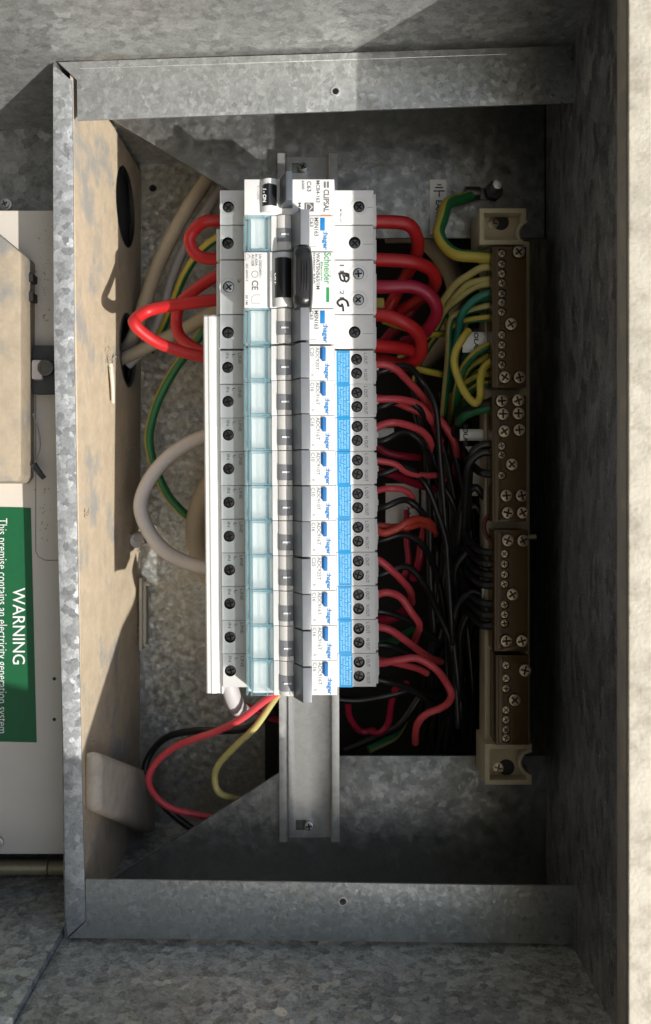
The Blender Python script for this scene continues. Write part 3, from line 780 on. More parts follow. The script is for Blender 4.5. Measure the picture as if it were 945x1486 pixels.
# pen strokes
def ink(pts, r=.65): return MB().tube(cr([tuple(P(x, y, ZS + .05)) for x, y in pts], 5), r, 6)
q = ink([(491.5, 397.5), (497, 396.8), (502, 397.5), (505, 398), (506, 401)])
q.tube(cr([tuple(P(x, y, ZS + .05)) for x, y in [(493, 397.5), (494, 403), (496, 407), (500, 408), (500, 403), (498, 399.5)]], 5), .55, 6)
q.tube(cr([tuple(P(x, y, ZS + .05)) for x, y in [(500, 407), (503, 409), (506, 406), (506, 402), (501, 400)]], 5), .55, 6)
make(q, 'inked_letter', 'ink', sn)
q = ink([(506, 445), (504, 438), (499, 434.5), (493, 435.5), (490, 439.5), (493, 444), (496.5, 444), (496.5, 441)])
q.tube(cr([tuple(P(x, y, ZS + .05)) for x, y in [(496.5, 441), (498, 446), (498.5, 452)]], 5), .55, 6)
make(q, 'inked_letter', 'ink', sn)

# ---- white busbar cover along the supply side
bc = thing('busbar_cover', 'long white plastic busbar cover along the supply side of the breakers', 'cover', (-60, -15, 20))
y0_, y1_ = P(0, 459, 46).y, P(0, 1006.5, 46).y
def lean(y): return -(y - Y0) * .0088
q = MB()
pr = [(-64.8, 16), (-64.8, 44.6), (-64.0, 45.6), (-62.2, 45.6), (-61.6, 46.2), (-59.4, 46.2), (-58.9, 45.4), (-57.0, 45.4), (-56.2, 46.8), (-55.55, 46.8), (-55.55, 16)]
q.prism([(x + lean(y0_) + .2, y0_, z) for x, z in pr], [(x + lean(y1_) + .2, y1_, z) for x, z in pr])
make(q, 'shell', 'white', bc, bev=.15)
make(MB().prism([(x + lean(y0_) + .3, y0_ + .05, z) for x, z in ((-64.6, 18), (-64.6, 44), (-57, 44), (-57, 18))], [(x + lean(y0_) + .3, y0_ + 1.1, z) for x, z in ((-64.6, 18), (-64.6, 44), (-57, 44), (-57, 18))]), 'end_cap', 'white', bc, bev=.2)

# ------------------------------------------------------------------ terminal bars (earth and neutral)
tb = thing('terminal_bar_base', 'long cream plastic carrier with brown screw terminal bars', 'terminal bar', tuple(P(740, 720, ZP)))
zt0, zt1 = 12., 30.
q = MB()
def bx_px(q, x0, x1, y0, y1, z0, z1, zr=None, mat=0):
    a = P(x0, y0, zr if zr is not None else z1); b = P(x1, y1, zr if zr is not None else z1); return q.box(a.x, b.x, b.y, a.y, z0, z1, mat)
bx_px(q, 704, 769, 350, 1084, ZP + 1, zt0)
make(q, 'base', 'cream', tb, bev=.5)
# feet: open trays with a round notch
def foot(x0, x1, y0, y1, hx, nx, ny, up):
    z = 22.
    q = MB(); a, b = P(x0, y0, z), P(x1, y1, z)
    q.box(a.x, b.x, b.y, a.y, ZP, z)
    cut = MB(); i = 2.6
    cut.box(a.x + i, b.x - i, b.y + i, a.y - i, 13, z + 5)
    n = P(nx, ny, z); cut.cyl((n.x + 1.5, n.y, ZP - 5), (0, 0, 1), 6.6, 50, 28)
    f = make(q, 'foot', ['cream', 'hole_shade'], tb, bev=.5, cut=cut)
    hh = P(hx, (y0 + y1) / 2 - (6 if up else -4), 13)
    make(MB().cyl((hh.x, hh.y, 12), (0, 0, 1), 4.6, 1.2, 24), 'screw_hole', 'hole_shade', f)
    screw(SCRS, hh.x - 4.5, hh.y - .5, 10.8, f, 'screw')
    c_ = n
    arc = [(n.x + 1.5 + 7.4 * math.cos(t_), n.y + 7.4 * math.sin(t_)) for t_ in [math.radians(110 + 140 * k_ / 14) for k_ in range(15)]]
    make(MB().tube([(x, y, 17) for x, y in arc], 1.0, 6).tube([(x, y, 20.5) for x, y in arc], 1.0, 6), 'notch_wall', 'cream', f)
foot(696, 764, 302, 355, 727, 768, 338, True)
foot(704, 772, 1080, 1139, 735, 771, 1108, False)
big = {0: [(741, 471), (732, 548), (753, 548), (752, 367)], 1: [(729, 601), (752, 600), (731, 626), (753, 624), (742, 674), (734, 719), (756, 719), (736, 744), (758, 744), (727, 582), (751, 581)],
       2: [(736, 784), (758, 784), (743, 862), (734, 929), (757, 929)], 3: [(761, 972), (746, 1015)]}
small = {0: [(729, y) for y in (367, 382, 396, 410, 425, 438, 452, 485, 500, 514, 529)], 1: [(729, 647), (729, 660), (729, 690)],
         2: [(733, y) for y in (804, 819, 834, 848, 878, 892, 905)], 3: [(735, y) for y in (966, 985, 1000, 1031, 1045, 1060, 1072)]}
for k, (y0_, y1_) in enumerate(((358, 562), (574, 757), (769, 945), (951, 1081))):
    q = MB(); sh = [0, 0, 3, 5][k]
    bx_px(q, 714.5 + sh, 764 + sh * .7, y0_, y1_, zt0 + .2, zt1)
    bx_px(q, 718 + sh, 727 + sh, y0_ + 2, y1_ - 2, zt1, zt1 + .5)
    cut = MB()
    for x, y in big[k]: c = P(x, y, zt1); cut.cyl((c.x, c.y, zt1 - 3), (0, 0, 1), 3.6, 8, 18, 1)
    for x, y in small[k]: c = P(x, y, zt1); cut.cyl((c.x, c.y, zt1 - 4), (0, 0, 1), 2.4, 9, 16, 1)
    b_ = make(q, 'bar', ['bakelite', 'hole_shade'], tb, bev=.4, cut=cut)
    for x, y in big[k]: c = P(x, y, zt1); screw(SCRS, c.x, c.y, zt1 - .9 + random.uniform(0, 1), b_, 'screw')
    for x, y in small[k]: c = P(x, y, zt1); screw(SCRT, c.x, c.y, zt1 - 2.2 - random.uniform(0, .8), b_, 'grub_screw')
c = P(770, 779, 20); make(MB().cyl((c.x - 3, c.y, 20), (1, 0, 0), 1.5, 6, 10), 'copper_link', 'brass', tb)
q = MB().tube(cr([P(722, 742, 16), P(706, 752, 16), P(703, 768, 16), P(710, 782, 16), P(722, 786, 16)]), 1.3, 8)
M['maroon'] = plastic('maroon_sheath', (.10, .02, .018), .45, .1)
make(q, 'link_wire', 'maroon', tb)

# earth stud, lug and tag
es = thing('earth_stud', 'dark earth stud bolt with nut on the mounting plate by the earth tag', 'bolt', tuple(P(716, 280, ZP)))
c = P(715, 280, ZP)
make(MB().cyl((c.x, c.y, ZP), (0, 0, 1), 5.6, 6, 6), 'nut', 'rubber', es, bev=.5)
make(MB().cyl((c.x, c.y, ZP), (.0, .0, 1), 2.9, 17, 16), 'stud', 'screw_zinc', es, bev=.4)
make(MB().box(P(680, 0, ZP).x, c.x, c.y - 4.2, c.y + 2.5, ZP, ZP + 1.5).cyl((P(677, 0, 2).x, c.y - 1.5, ZP + 4), (1, 0, 0), 3.8, 9, 14), 'lug', 'screw', es, bev=.3)
et = thing('earth_tag', 'white printed strip with earth symbol on the mounting plate', 'label', tuple(P(636, 300, ZP)))
a, b = P(624, 261, ZP), P(648, 340, ZP)
make(MB().box(a.x, b.x, b.y, a.y, ZP, ZP + .4), 'strip', 'tag', et)
q = MB()
for (x0_, x1_, y) in ((629, 645.5, 277.5), (631.5, 643, 272.5), (634.5, 640.5, 268.5)):
    a, b = P(x0_, y - .9, ZP), P(x1_, y + .9, ZP); q.box(a.x, b.x, b.y, a.y, ZP + .38, ZP + .48)
a, b = P(636.5, 278, ZP), P(638.3, 286, ZP); q.box(a.x, b.x, b.y, a.y, ZP + .38, ZP + .48)
text('EARTH', P(632.5, 0, ZP).x, P(641, 0, ZP).x, P(0, 291, ZP).y, P(0, 325, ZP).y, ZP + .48, '', et, q=q)
make(q, 'lettering', 'ink', et, fixn=False)

# ------------------------------------------------------------------ wires
RW = random.Random(21)
def wire(name, pts, r, mat, label, cat='wire', group=None, n=10, stripe=None, mat2=None, k=6, start=0, tip=None, twist=0.):
    ctl = [P(*a) for a in pts]
    for i in range(1, len(ctl) - 1): ctl[i] += Vector((RW.gauss(0, .45), RW.gauss(0, .45), RW.gauss(0, .6)))
    p = cr(ctl, k)
    q = MB().tube(p, r, n, stripe=stripe, start=start, twist=twist)
    mats = [mat] + ([mat2] if mat2 else [])
    if tip:
        d = (p[0] - p[1]).normalized(); mats = mats + (['yellow'] if len(mats) == 1 else []) + ['copper']
        rr = random.Random(len(pts))
        for j in range(5):
            e = Vector((rr.uniform(-1, 1), rr.uniform(-1, 1), rr.uniform(-1, 1))) * r * .6
            q.tube([p[0] + e, p[0] + d * tip * .5 + e * 1.3, p[0] + d * tip + e * .8], .28, 5, mat=2)
    o = make(q, name, mats, None, angle=60)
    return tag(o, label, cat, group)
TR = 3.75
HR = 'heavy red jumper cables'
wire('red_cable', [(338, 321, 22), (318, 322, 22), (298, 323, 21), (281, 332, 19), (275, 349, 17), (283, 367, 16), (300, 375, 16), (318, 376, 18), (338, 376, 20)], 3.4, 'red', 'heavy red cable, small tight loop between the first two devices on the supply side', 'cable', HR)
wire('red_cable', [(340, 392, 4), (315, 402, 0), (285, 420, -6), (262, 443, -10), (254, 468, -12), (262, 489, -10), (285, 506, -4), (310, 516, 4), (345, 520, 10)], 3.5, 'red', 'heavy red cable, inner loop behind the big one on the supply side', 'cable', HR)
wire('red_cable', [(345, 433, 20), (318, 434, 20), (285, 437, 17), (250, 444, 13), (218, 452, 12), (199, 462, 16), (195, 471, 18), (207, 483, 16), (235, 497, 12), (270, 511, 10), (300, 517, 10), (345, 524, 14)], 3.5, 'red', 'heavy red cable, widest sunlit loop reaching towards the tan partition', 'cable', HR)
wire('red_cable', [(530, 322, 24), (560, 322, 24), (586, 324, 22), (601, 336, 18), (606, 355, 12), (602, 378, 4), (590, 400, -10), (572, 430, -20), (560, 455, -22)], TR, 'red', 'heavy red cable, uppermost bend on the load side beside the earth tag', 'cable', HR)
wire('red_cable', [(530, 377, 24), (565, 377, 24), (600, 381, 22), (624, 391, 18), (632, 408, 10), (622, 424, -4), (600, 440, -20), (580, 452, -26)], TR, 'red', 'heavy red cable, second bend on the load side, above the crimson one', 'cable', HR)
wire('crimson_cable', [(530, 416, 24), (565, 416, 26), (600, 419, 25), (625, 431, 22), (633, 450, 16), (625, 472, 8), (605, 490, 0), (585, 498, -6)], TR, 'crimson', 'heavy crimson cable bending out of the wide switch on the load side', 'cable', HR)
wire('red_cable', [(530, 456, 24), (560, 458, 26), (586, 465, 25), (605, 480, 22), (613, 500, 16), (605, 520, 8), (585, 530, 2), (560, 526, 0), (530, 520, 0)], TR, 'red', 'heavy red cable, hooked loop below the crimson one on the load side', 'cable', HR)
wire('red_cable', [(530, 500, 22), (560, 502, 18), (585, 505, 12), (604, 512, 6), (600, 524, -4), (575, 532, -12)], TR, 'red', 'heavy red cable, lowest short bend inside the hooked loop', 'cable', HR)
wire('red_cable', [(620, 415, -30), (600, 445, -34), (575, 480, -36), (555, 500, -38)], TR, 'crimson', 'heavy crimson cable running diagonally behind the other loops', 'cable', HR)
# thin reds from the outgoing terminals
TN = 'thin red outgoing wires'
thin = [
 (0, [(536, 530, 22), (556, 530, 22), (574, 537, 19), (592, 553, 12), (610, 573, 4), (626, 594, -8), (636, 620, -22), (642, 660, -34)], 'redthin', None),
 (1, [(541, 580, 22), (560, 576, 22), (585, 579, 19), (608, 590, 13), (624, 606, 6), (634, 626, -6), (640, 660, -20)], 'redthin', 4),
 (2, [(536, 630, 20), (550, 618, 22), (572, 613, 22), (596, 617, 18), (616, 629, 12), (625, 645, 4), (622, 660, -14)], 'redthin', None),
 (3, [(536, 667, 22), (556, 668, 22), (574, 673, 20), (592, 683, 16), (612, 688, 10), (634, 689, -4), (646, 696, -20)], 'redthin', None),
 (4, [(536, 719, 20), (552, 710, 22), (570, 707, 22), (586, 711, 18), (597, 720, 12), (600, 734, -10)], 'redthin', None),
 (5, [(544, 766, 20), (556, 773, 22), (574, 769, 22), (590, 758, 20), (604, 752, 14), (622, 758, 2), (632, 775, -20)], 'orangered', 4),
 (6, [(536, 810, 20), (552, 815, 22), (570, 829, 20), (584, 845, 14), (594, 858, 2), (598, 875, -20)], 'redthin', None),
 (7, [(536, 872, 20), (552, 862, 22), (568, 859, 22), (583, 869, 20), (596, 889, 17), (606, 905, 12), (607, 920, 2), (600, 935, -20)], 'redthin', None),
 (8, [(536, 911, 20), (552, 911, 22), (570, 917, 21), (590, 932, 17), (610, 945, 10), (626, 954, -2), (640, 960, -24)], 'redthin', None),
 (9, [(534, 963, 20), (556, 962, 24), (582, 957, 26), (608, 958, 26), (630, 970, 24), (646, 990, 20), (655, 1007, 16), (652, 1019, 12), (638, 1027, 8), (618, 1035, 6), (607, 1047, 2), (603, 1062, -6), (603, 1078, -22)], 'redthin', None),
]
for k, pts, mt, tp in thin:
    col = 'orange red' if mt == 'orangered' else 'red'
    wire('red_wire', pts, 1.85 if k in (3, 4) else 2.15, mt, 'thin %s wire from the live outlet of the %s blue stickered breaker' % (col, ORD[k]), 'wire', TN, tip=tp)
wire('red_wire', [(544, 577, 14), (565, 581, 12), (590, 590, 8), (612, 601, 4), (628, 614, -4), (640, 640, -18)], 2.0, 'redthin', 'thin red wire tucked right below the second breaker live wire', 'wire', TN)
wire('red_wire', [(536, 762, 16), (556, 762, 16), (576, 766, 14), (594, 766, 14), (612, 760, 6), (630, 768, -10)], 2.0, 'orangered', 'thin orange red wire twisted under the sixth breaker live wire', 'wire', TN)
wire('red_wire', [(536, 958, 12), (560, 961, 12), (585, 964, 10), (605, 968, 6), (620, 977, 0)], 2.0, 'redthin', 'thin red wire hidden under the tenth breaker live wire', 'wire', TN)
wire('red_wire', [(628, 600, -6), (645, 618, -8), (657, 640, -10), (663, 662, -14), (661, 685, -22), (655, 720, -40)], 2.3, 'redthin', 'thin red wire curving between the black bundle and the earth wires', 'wire', TN)
wire('red_wire', [(618, 760, -24), (613, 790, -24), (608, 812, -26), (600, 840, -34)], 2.6, 'crimson', 'crimson wire dropping behind the orange red twist', 'wire', TN)
wire('red_wire', [(590, 740, -30), (590, 780, -26), (592, 815, -28), (585, 840, -30)], 1.9, 'crimson', 'thin crimson wire dropping straight behind the fifth and sixth breakers', 'wire', TN)
wire('red_wire', [(536, 680, -4), (570, 690, -10), (605, 702, -18), (640, 712, -30)], 2.4, 'crimson', 'dark crimson wire crossing behind the fourth breaker outlets', 'wire', TN)
wire('red_wire', [(536, 640, -14), (560, 655, -14), (585, 662, -16), (610, 664, -22)], 2.2, 'crimson', 'dark crimson wire crossing behind the third breaker outlets', 'wire', TN)
wire('red_wire', [(536, 895, 0), (555, 900, -4), (575, 893, -8), (590, 885, -16)], 3.0, 'crimson', 'short crimson wire end tucked behind the eighth breaker', 'wire', TN)
wire('red_wire', [(536, 1060, -40), (550, 1062, -38), (563, 1048, -36), (568, 1025, -30), (575, 1000, -20), (590, 992, -10)], 2.0, 'crimson', 'dark crimson wire looping low behind the last breaker', 'wire', TN)
wire('red_wire', [(505, 1018, -30), (508, 1042, -36), (525, 1060, -40), (545, 1060, -40)], 2.0, 'crimson', 'dark crimson wire looping beside the bare rail', 'wire', TN)
# black neutrals
BK = 'black neutral wires in the bundle'
rb = random.Random(11)
for k in range(10):
    ys = 543 + 49 * k * .995; xo = 536
    bx = 640 + 4.2 * ((k * 3) % 7); zb = 6 - (k * 5 % 7) * 7
    up = -12 if k < 8 else -4
    yb_ = min(ys + 330, 960)
    pts = [(xo, ys + 3, 16), (558, ys + up * .3, 20), (590, ys + up, 17), (615, ys + 8, 10), (632, ys + 48, zb + 6), (bx, ys + 110, zb), (bx + 8, ys + 220, zb - 6), (bx + 14 + rb.uniform(-5, 10), yb_ + 40, zb - 10), (bx + 20, yb_ + 90, zb - 30)] if k < 7 else \
          [(xo, ys + 3, 14), (562, ys + 6, 14), (590, ys + 14, 8), (615, ys + 30, 0), (635, ys + 48, -16), (650, ys + 60, -40)]
    wire('black_wire', pts, 1.9, 'blackwire', 'black wire from the neutral outlet of the %s blue stickered breaker' % ORD[k], 'wire', BK, tip=3.5 if k in (1, 5) else None)
for k in range(18):
    x0_ = 614 + k * 4.4; zz = -12 - (k * 7 % 11) * 5
    y0_ = 560 + (k * 37 % 60)
    pts = [(x0_ - 14 - 2 * (k % 4), y0_, zz - 6), (x0_ + 4, y0_ + 80, zz), (x0_ + 12 + (k % 3) * 5, y0_ + 180, zz), (x0_ + 10 + (k % 5) * 4, y0_ + 280, zz - 4), (x0_ + 14 - (k % 4) * 6, y0_ + 380, zz - 12), (x0_ + 6 - (k % 3) * 10, min(1090, y0_ + 480), zz - 34)]
    wire('black_wire', pts, 2.2, 'blackwire', 'black wire running down in the dark bundle beside the terminal bars', 'wire', BK)
for k in range(12):
    y = 700 + k * 19; zz = 4 - (k * 5 % 8) * 6
    pts = [(722, y + 30 - (k % 3) * 8, zz - 10), (704, y + 18, zz), (688, y + 6 - (k % 4) * 6, zz + 2), (672 - (k % 3) * 5, y + 30, zz - 4), (664 - (k % 5) * 3, y + 90, zz - 14), (662 - (k % 4) * 5, y + 170, zz - 36)]
    wire('black_wire', pts, 2.2, 'blackwire', 'black wire in the dark tangle between the bundle and the third bar', 'wire', 'black wires tangled beside the third bar')
ends = [584, 645, 657, 688, 803, 818, 834, 849, 878, 892, 906]
for k, y in enumerate(ends):
    if k in (1, 2):
        pts = [(718, y, 20), (700, y + 1, 20), (688 - 3 * k, y + 14, 18), (684 - 3 * k, y + 50, 8), (682 - 4 * k, y + 120, -8), (676, y + 220, -30)]
    elif k == 0:
        pts = [(716, y, 20), (690, y + 4, 16), (668, y + 20, 4), (655, y + 70, -16), (652, y + 160, -36)]
    else:
        pts = [(720, y, 20), (704, y - 1, 18), (690, y - 8, 10), (676, y - 30, -6), (668, y - 90, -24), (664, y - 170, -40)]
    wire('black_wire', pts, 2.3, 'blackwire', 'black wire entering the terminal bars, %s from the earth end' % (ORD[k] if k < 10 else 'eleventh'), 'wire', 'black wires entering the terminal bars')
# ferrule sleeves at the neutral outlets
for k in range(10):
    c1 = P(541, 533 + 49 * k, 22)
    o = make(MB().box(c1.x, c1.x + 3.2, c1.y - 1.6, c1.y + 1.6, 18, 23), 'cable_clamp', 'shoulder', rows[k] if False else None, bev=.3)
    tag(o, 'small grey clamp edge beside the outlets of the %s blue stickered breaker' % ORD[k], 'clamp', 'clamp edges beside the outlets')
# earth wires
GE = 'green and yellow earth wires'
ST = [4, 5, 6, 7]
def ew(pts, r0, label, m1_='green', m2_='yellow', start=0, n=10, stripe=(3, 4, 5, 6, 7), tw=0.):
    r = r0 * 1.12 if r0 < 3 else r0
    return wire('earth_wire', pts, r, m1_, label, 'earth wire', GE, n=n, stripe=list(stripe), mat2=m2_, start=start, twist=tw)
ew([(684, 284, -4), (668, 286, 0), (652, 297, 5), (642, 315, 10), (639, 338, 13), (646, 358, 16), (662, 370, 19), (690, 374, 20), (722, 375, 20)], 3.5, 'heaviest green and yellow wire curling from the earth stud to the bar', start=0, n=12, stripe=(1, 2, 3, 4))
ew([(722, 389, 20), (700, 390, 20), (680, 398, 18), (660, 413, 12), (644, 434, 4), (628, 462, -8), (606, 492, -24), (580, 520, -40)], 1.9, 'yellowish earth wire nearest below the heavy one', 'green', 'paleyellow', stripe=(0, 1, 2, 7, 8, 9))
ew([(722, 404, 20), (704, 406, 18), (682, 414, 14), (660, 432, 6), (642, 455, -4), (622, 484, -20), (600, 510, -36)], 1.9, 'earth wire, second of the yellowish fan into the bar', 'green', 'paleyellow', stripe=(0, 1, 2, 8, 9))
ew([(722, 414, 20), (704, 412, 18), (688, 417, 14), (668, 432, 8), (650, 452, 0), (630, 484, -14)], 1.9, 'earth wire, third of the yellowish fan into the bar', 'green', 'paleyellow', stripe=(0, 1, 2, 3, 8, 9))
ew([(722, 423, 21), (704, 426, 20), (686, 437, 18), (672, 455, 14), (664, 480, 8), (659, 510, 0), (656, 545, -10), (654, 590, -24)], 2.0, 'teal green earth wire arching into the bar', 'teal_green', 'teal_green')
ew([(722, 432, 18), (706, 432, 16), (690, 440, 10), (676, 456, 2), (668, 480, -8)], 1.8, 'short teal green earth wire under the arching one', 'teal_green', 'teal_green')
ew([(724, 443, 20), (704, 446, 18), (684, 452, 12), (666, 456, 8), (655, 462, 6), (651, 480, 4), (650, 520, 0), (646, 570, -12), (642, 620, -30)], 1.9, 'earth wire bent square then dropping straight', 'green', 'paleyellow', stripe=(0, 1, 2, 9))
ew([(724, 460, 20), (704, 460, 18), (684, 464, 14), (668, 468, 8), (658, 480, 2), (654, 505, -6)], 1.9, 'short green earth wire above the white sleeve', 'green', 'yellow', stripe=(0, 9))
ew([(680, 480, 24), (670, 492, 26), (662, 512, 26), (662, 535, 26), (670, 562, 26), (680, 580, 26), (690, 584, 26), (697, 573, 26), (697, 551, 26), (703, 534, 24), (718, 522, 22)], 1.95, 'yellow earth wire making a hairpin loop below the white sleeve', 'green', 'yellow', stripe=(0, 1, 2, 7, 8, 9))
ew([(722, 498, 20), (704, 504, 18), (686, 518, 14), (672, 538, 8), (664, 565, 0), (660, 600, -14)], 2.1, 'green earth wire curving just below the white sleeve', 'green', 'yellow', stripe=(0, 1))
ew([(722, 510, 16), (702, 518, 12), (684, 534, 6), (670, 560, -2), (662, 600, -20)], 2.1, 'green earth wire behind the hairpin loop', 'green', 'yellow', stripe=(0, 9))
ew([(722, 544, 18), (700, 546, 14), (684, 552, 8), (672, 565, 0), (666, 590, -8), (668, 618, -20)], 2.0, 'olive earth wire low behind the hairpin loop', 'green', 'yellow', stripe=(0, 1, 2, 9))
ew([(722, 555, 16), (700, 558, 12), (684, 568, 4), (674, 588, -8)], 2.0, 'short olive earth wire at the end of the first bar', 'green', 'yellow', stripe=(0, 1))
ew([(718, 588, 20), (704, 592, 18), (688, 598, 14), (672, 604, 8), (664, 618, -4), (660, 640, -20)], 2.3, 'earth wire slanting into the second bar', 'green', 'yellow', stripe=(3, 4, 5, 6, 2))
ew([(556, 465, -10), (580, 475, -8), (604, 483, -6), (625, 485, -8), (650, 484, -14)], 1.9, 'yellow green wire crossing behind the heavy red loops', 'green', 'yellow', stripe=(0, 1, 2, 9))
ew([(536, 538, 2), (565, 535, 0), (595, 534, -2), (625, 538, -6), (650, 544, -16)], 1.9, 'earth wire crossing level with the first breaker outlets', 'green', 'yellow', stripe=(1, 2, 3, 9, 0))
ew([(640, 480, -30), (622, 505, -34), (608, 530, -38), (600, 560, -44)], 1.6, 'thin olive earth wire deep behind the red loops', 'green', 'yellow', stripe=(0, 1))
ew([(536, 925, -10), (556, 935, -12), (575, 928, -16), (600, 915, -24)], 2.4, 'green wire tucked behind the ninth breaker outlets', 'green', 'yellow', stripe=(5,))
ew([(535, 1088, -40), (556, 1078, -44), (575, 1066, -50), (590, 1040, -60)], 2.2, 'olive earth wire low in the dark beside the rail', 'green', 'paleyellow', stripe=(0, 1, 2))
ew([(640, 440, -26), (652, 480, -22), (654, 530, -22), (648, 580, -26), (640, 630, -40)], 2.0, 'green earth wire dropping deep behind the square bent one', 'green', 'yellow', stripe=(0, 1))
ew([(676, 470, -10), (666, 500, -12), (660, 545, -14), (656, 590, -20), (650, 630, -36)], 2.0, 'olive earth wire dropping behind the teal green ones', 'green', 'paleyellow', stripe=(0, 1, 2, 9))
ew([(700, 500, -6), (684, 530, -8), (672, 570, -14), (664, 610, -24)], 2.0, 'yellow earth wire deep behind the white sleeve', 'green', 'yellow', stripe=(0, 1, 2, 9))
ew([(722, 534, 14), (706, 536, 10), (690, 545, 2), (676, 566, -8), (668, 600, -22)], 2.0, 'green earth wire between the hairpin loop and the first bar end', 'green', 'yellow', stripe=(0,))
ew([(722, 480, 12), (700, 486, 6), (684, 500, -2), (672, 530, -10), (664, 575, -22)], 2.0, 'teal green earth wire under the white sleeve', 'teal_green', 'teal_green')
# left side cables
wire('beige_cable', [(318, 238, -55), (296, 266, -56), (272, 302, -58), (248, 345, -62), (228, 390, -66), (212, 440, -70), (194, 484, -76), (176, 512, -82), (160, 528, -84)], 4.6, 'beige', 'dusty beige cable slanting down from the mounting plate into the round hole', 'cable', 'dusty beige cables')
wire('beige_cable', [(340, 440, -40), (306, 458, -48), (268, 476, -56), (230, 494, -62), (200, 509, -66), (176, 521, -70), (158, 530, -72)], 4.3, 'beige', 'dusty beige cable running level from behind the red loops into the round hole', 'cable', 'dusty beige cables')
wire('beige_cable', [(330, 262, -70), (305, 300, -74), (275, 345, -78), (250, 400, -82), (235, 450, -84), (215, 500, -86), (185, 530, -88)], 3.2, 'lilac', 'thinner pale cable behind the slanting beige one', 'cable', 'dusty beige cables')
ew([(335, 335, -40), (308, 350, -46), (285, 372, -54), (266, 402, -62), (252, 436, -70), (238, 470, -78), (218, 510, -86)], 2.4, 'olive earth wire between the beige cable and the red loops', 'green', 'yellow', stripe=(0, 1, 2, 9))
ew([(325, 440, -50), (300, 474, -56), (272, 508, -60), (252, 540, -62), (230, 580, -64), (219, 614, -64), (216, 645, -62), (224, 680, -64), (244, 716, -70), (268, 744, -76), (300, 770, -80)], 2.7, 'green earth wire sweeping down behind the pale grey cable loop', 'green', 'yellow', stripe=(1, 2), n=12)
wire('grey_cable', [(340, 615, -20), (305, 630, -28), (272, 645, -34), (240, 668, -38), (215, 700, -40), (206, 735, -40), (214, 770, -40), (238, 799, -38), (270, 816, -34), (305, 826, -28), (340, 832, -20)], 4.5, 'lilac', 'pale grey cable making a wide loop beside the white busbar cover', 'cable')
wire('grey_conduit', [(340, 668, -50), (316, 690, -56), (296, 720, -62), (287, 758, -66), (290, 795, -64), (305, 830, -58), (335, 860, -50)], 7.5, 'beige', 'thick grey conduit bend half hidden behind the busbar cover', 'conduit')
wire('black_wire', [(400, 1030, -20), (360, 1056, -30), (320, 1060, -40), (280, 1060, -48), (245, 1070, -55), (220, 1092, -60), (212, 1118, -62), (222, 1150, -62), (250, 1184, -60), (290, 1212, -56), (330, 1240, -54)], 2.3, 'blackwire', 'black wire looping below the breakers beside the red loop', 'wire')
wire('red_wire', [(410, 1000, 10), (384, 1018, 6), (352, 1042, 0), (318, 1062, -8), (282, 1074, -14), (250, 1088, -20), (226, 1110, -24), (216, 1136, -26), (228, 1160, -28), (255, 1174, -30), (290, 1182, -32), (330, 1192, -34), (370, 1200, -40)], 2.1, 'redthin', 'red wire making a wide loop below the breakers beside the bare rail', 'wire')
wire('yellow_wire', [(415, 992, 10), (396, 1020, 6), (370, 1052, 0), (342, 1084, -6), (320, 1110, -10), (312, 1130, -12), (318, 1149, -14), (335, 1160, -18), (358, 1162, -24), (390, 1160, -30)], 2.0, 'paleyellow', 'yellow wire hooking below the breakers beside the bare rail', 'wire')
wire('red_wire', [(352, 1022, -20), (375, 1034, -22), (400, 1043, -26), (440, 1048, -30)], 1.8, 'crimson', 'dark red wire passing under the bare rail', 'wire')
wire('clear_conduit', [(330, 985, 0), (336, 1008, -4), (345, 1025, -10), (352, 1034, -14)], 5.2, 'lilac', 'pale cut conduit end poking out below the busbar cover', 'conduit')
wire('black_wire', [(470, 1012, -20), (520, 1018, -22), (560, 1010, -22), (600, 1002, -26), (640, 1010, -40)], 2.4, 'blackwire', 'black wire crossing level below the last breaker', 'wire')
wire('black_wire', [(500, 1090, -50), (545, 1070, -50), (580, 1050, -48), (610, 1010, -46)], 2.4, 'blackwire', 'black wire rising from the lower plate below the last breaker', 'wire')
wire('grey_conduit', [(560, 338, -60), (605, 342, -62), (640, 366, -64), (660, 405, -66), (662, 450, -70), (645, 495, -76), (610, 530, -84)], 6.5, 'beige', 'thick dusty conduit arcing behind the heavy red load side loops', 'conduit')
# white sleeves
def sleeve(x0_, x1_, y0_, y1_, z, label, txt, tilt_=0.):
    t = thing('wire_sleeve', label, 'sleeve', tuple(P((x0_ + x1_) / 2, (y0_ + y1_) / 2, z)), 'white printed wire sleeves')
    a, b = P(x0_, y0_, z), P(x1_, y1_, z)
    arc = [(math.cos(t_), math.sin(t_)) for t_ in [math.radians(20 + 140 * i / 8) for i in range(9)]]
    cy_, ry = (a.y + b.y) / 2, (a.y - b.y) / 2
    q = MB().prism([(a.x, cy_ + c_ * ry, z + s_ * 3 - 3) for c_, s_ in arc], [(b.x, cy_ + c_ * ry + tilt_, z + s_ * 3 - 3) for c_, s_ in arc])
    make(q, 'tube', 'tag', t, angle=50)
    if txt: text(txt[0], P(txt[1], 0, z).x, P(txt[2], 0, z).x, P(0, txt[3], z).y, P(0, txt[4], z).y, z + .2, 'ink', t)
    return t
sleeve(672, 716, 480, 512, 14, 'white sleeve reading solar under the round screw of the first bar', ('SOLAR', 688, 694.5, 477, 512))
sleeve(668, 702, 622, 640, 10, 'white sleeve reading solar beside the second bar', ('SOLAR', 672.5, 679, 616, 648))
sleeve(676, 716, 645, 722, -6, 'larger plain white sleeve behind the black wires at the second bar', None)
sleeve(560, 608, 700, 762, -40, 'white tag deep behind the fifth breaker outlets', ('A B C', 590, 596, 735, 756))
sleeve(612, 634, 708, 750, -44, 'small white tag deep behind the black bundle', None)
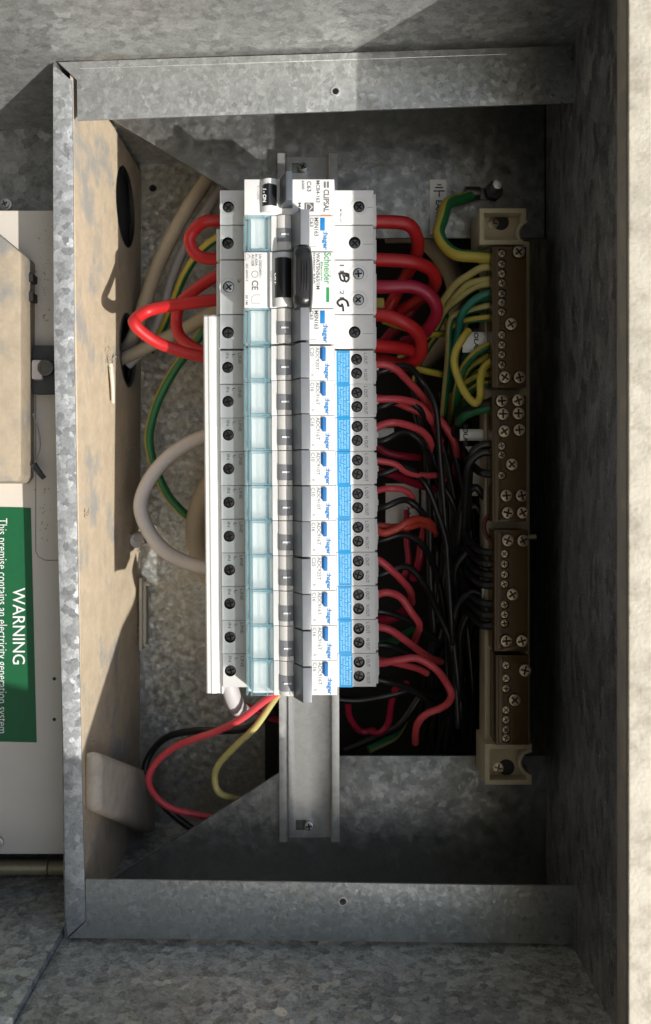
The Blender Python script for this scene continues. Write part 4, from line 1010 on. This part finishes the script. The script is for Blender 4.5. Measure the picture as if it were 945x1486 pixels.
sleeve(700, 718, 846, 870, 10, 'tiny white sleeve beside the third bar', None)
sleeve(548, 572, 620, 636, -20, 'pale grey sleeve behind the third breaker outlets', None)
# yellow tag by the wide switch
yt = make(bx_px(MB(), 546, 558, 432, 447, 10, 14), 'yellow_ferrule', 'yellow', bev=.6); tag(yt, 'small yellow ferrule beside the wide switch outlets', 'ferrule')

# ------------------------------------------------------------------ debris and small pieces on the partition
def wallx(py, z): 
    t_ = (z - ZB) / (ZL - ZB); return -131 + 3.5 * t_ * (py - 90) / 1270 + 0.
ct = make(MB().tube(cr([P(161, 528, -22), P(162.5, 545, -22), P(164, 565, -24), P(164.5, 585, -26)]), 1.5, 8, rend=.9), 'cable_tie', 'bone'); tag(ct, 'bleached white cable tie tail hanging by the round hole', 'cable tie')
gp = thing('grey_plug', 'round grey plastic plug lying below the pale grey cable loop', 'plug', tuple(P(196, 781, -70)))
c = P(190, 781, -78)
make(MB().cyl((c.x - 1, c.y, c.z), (1, .1, .2), 2.5, 12, 18, r2=5), 'stem', 'greyplug', gp, bev=.6)
make(MB().cyl((c.x + 4, c.y - 1, c.z), (.25, -.1, .6), 5.2, 3, 22), 'cap', 'greyplug', gp, bev=.9)
ps = thing('pale_clip_strip', 'narrow pale plastic strip fixed along the back edge of the tan partition', 'strip', tuple(P(209, 890, -100)))
a, b = P(203.5, 838, -104), P(212, 942, -104)
make(MB().box(a.x, a.x + 2, b.y, a.y, -112, -100).box(a.x + 2, b.x, b.y + 3, a.y - 4, -112, -104), 'strip', 'bone', ps, bev=.3)
for y in (846, 936):
    c = P(214, y, -104); make(MB().cyl((c.x - 2, c.y, -104), (1, -.3, .2), 1.4, 4.5, 8), 'barb', 'bone', ps)
pb = thing('pale_block', 'pale rounded block leaning in the lower corner against the tan partition', 'block', tuple(P(165, 1150, -40)))
A = [P(117, 1088, 42), P(114.5, 1176, 42), P(194, 1208, -92), P(206, 1120, -92)]
off_ = Vector((13, 0, 3))
A0 = [Vector((-129.3, p.y, p.z)) for p in A]
B0 = [p + Vector((9.5 if i < 2 else 14.5, -1, 0)) for i, p in enumerate(A0)]
make(MB().prism(A0, B0), 'body', 'pale_block', pb, bev=4.4, angle=60)
rr = random.Random(5)
q = MB()
for (cx, cy, n_, s_) in ((160, 520, 26, 7), (190, 655, 16, 8), (125, 748, 10, 4), (200, 800, 10, 7), (196, 925, 14, 9), (128, 1075, 10, 5), (150, 1220, 14, 14)):
    for k in range(n_):
        x = cx + rr.gauss(0, s_ * .5); y = cy + rr.gauss(0, s_)
        xw = max(118, min(200, x)); dd = 130.2 * F / (VX - xw); z = D0 - dd
        c = P(xw, y, z); r = rr.uniform(.25, .9)
        q.tube([c, c + Vector((rr.uniform(.2, 1.5), rr.uniform(-3, 3), rr.uniform(-2, 2)))], r * .5, 5)
o = make(q, 'dry_debris', 'beige'); tag(o, 'crumbs of dry leaf and web caught on the tan partition', 'debris', kind='stuff')

# drop tidy-up: nothing placeholder remains
for me in list(bpy.data.meshes):
    if me.users == 0: bpy.data.meshes.remove(me)
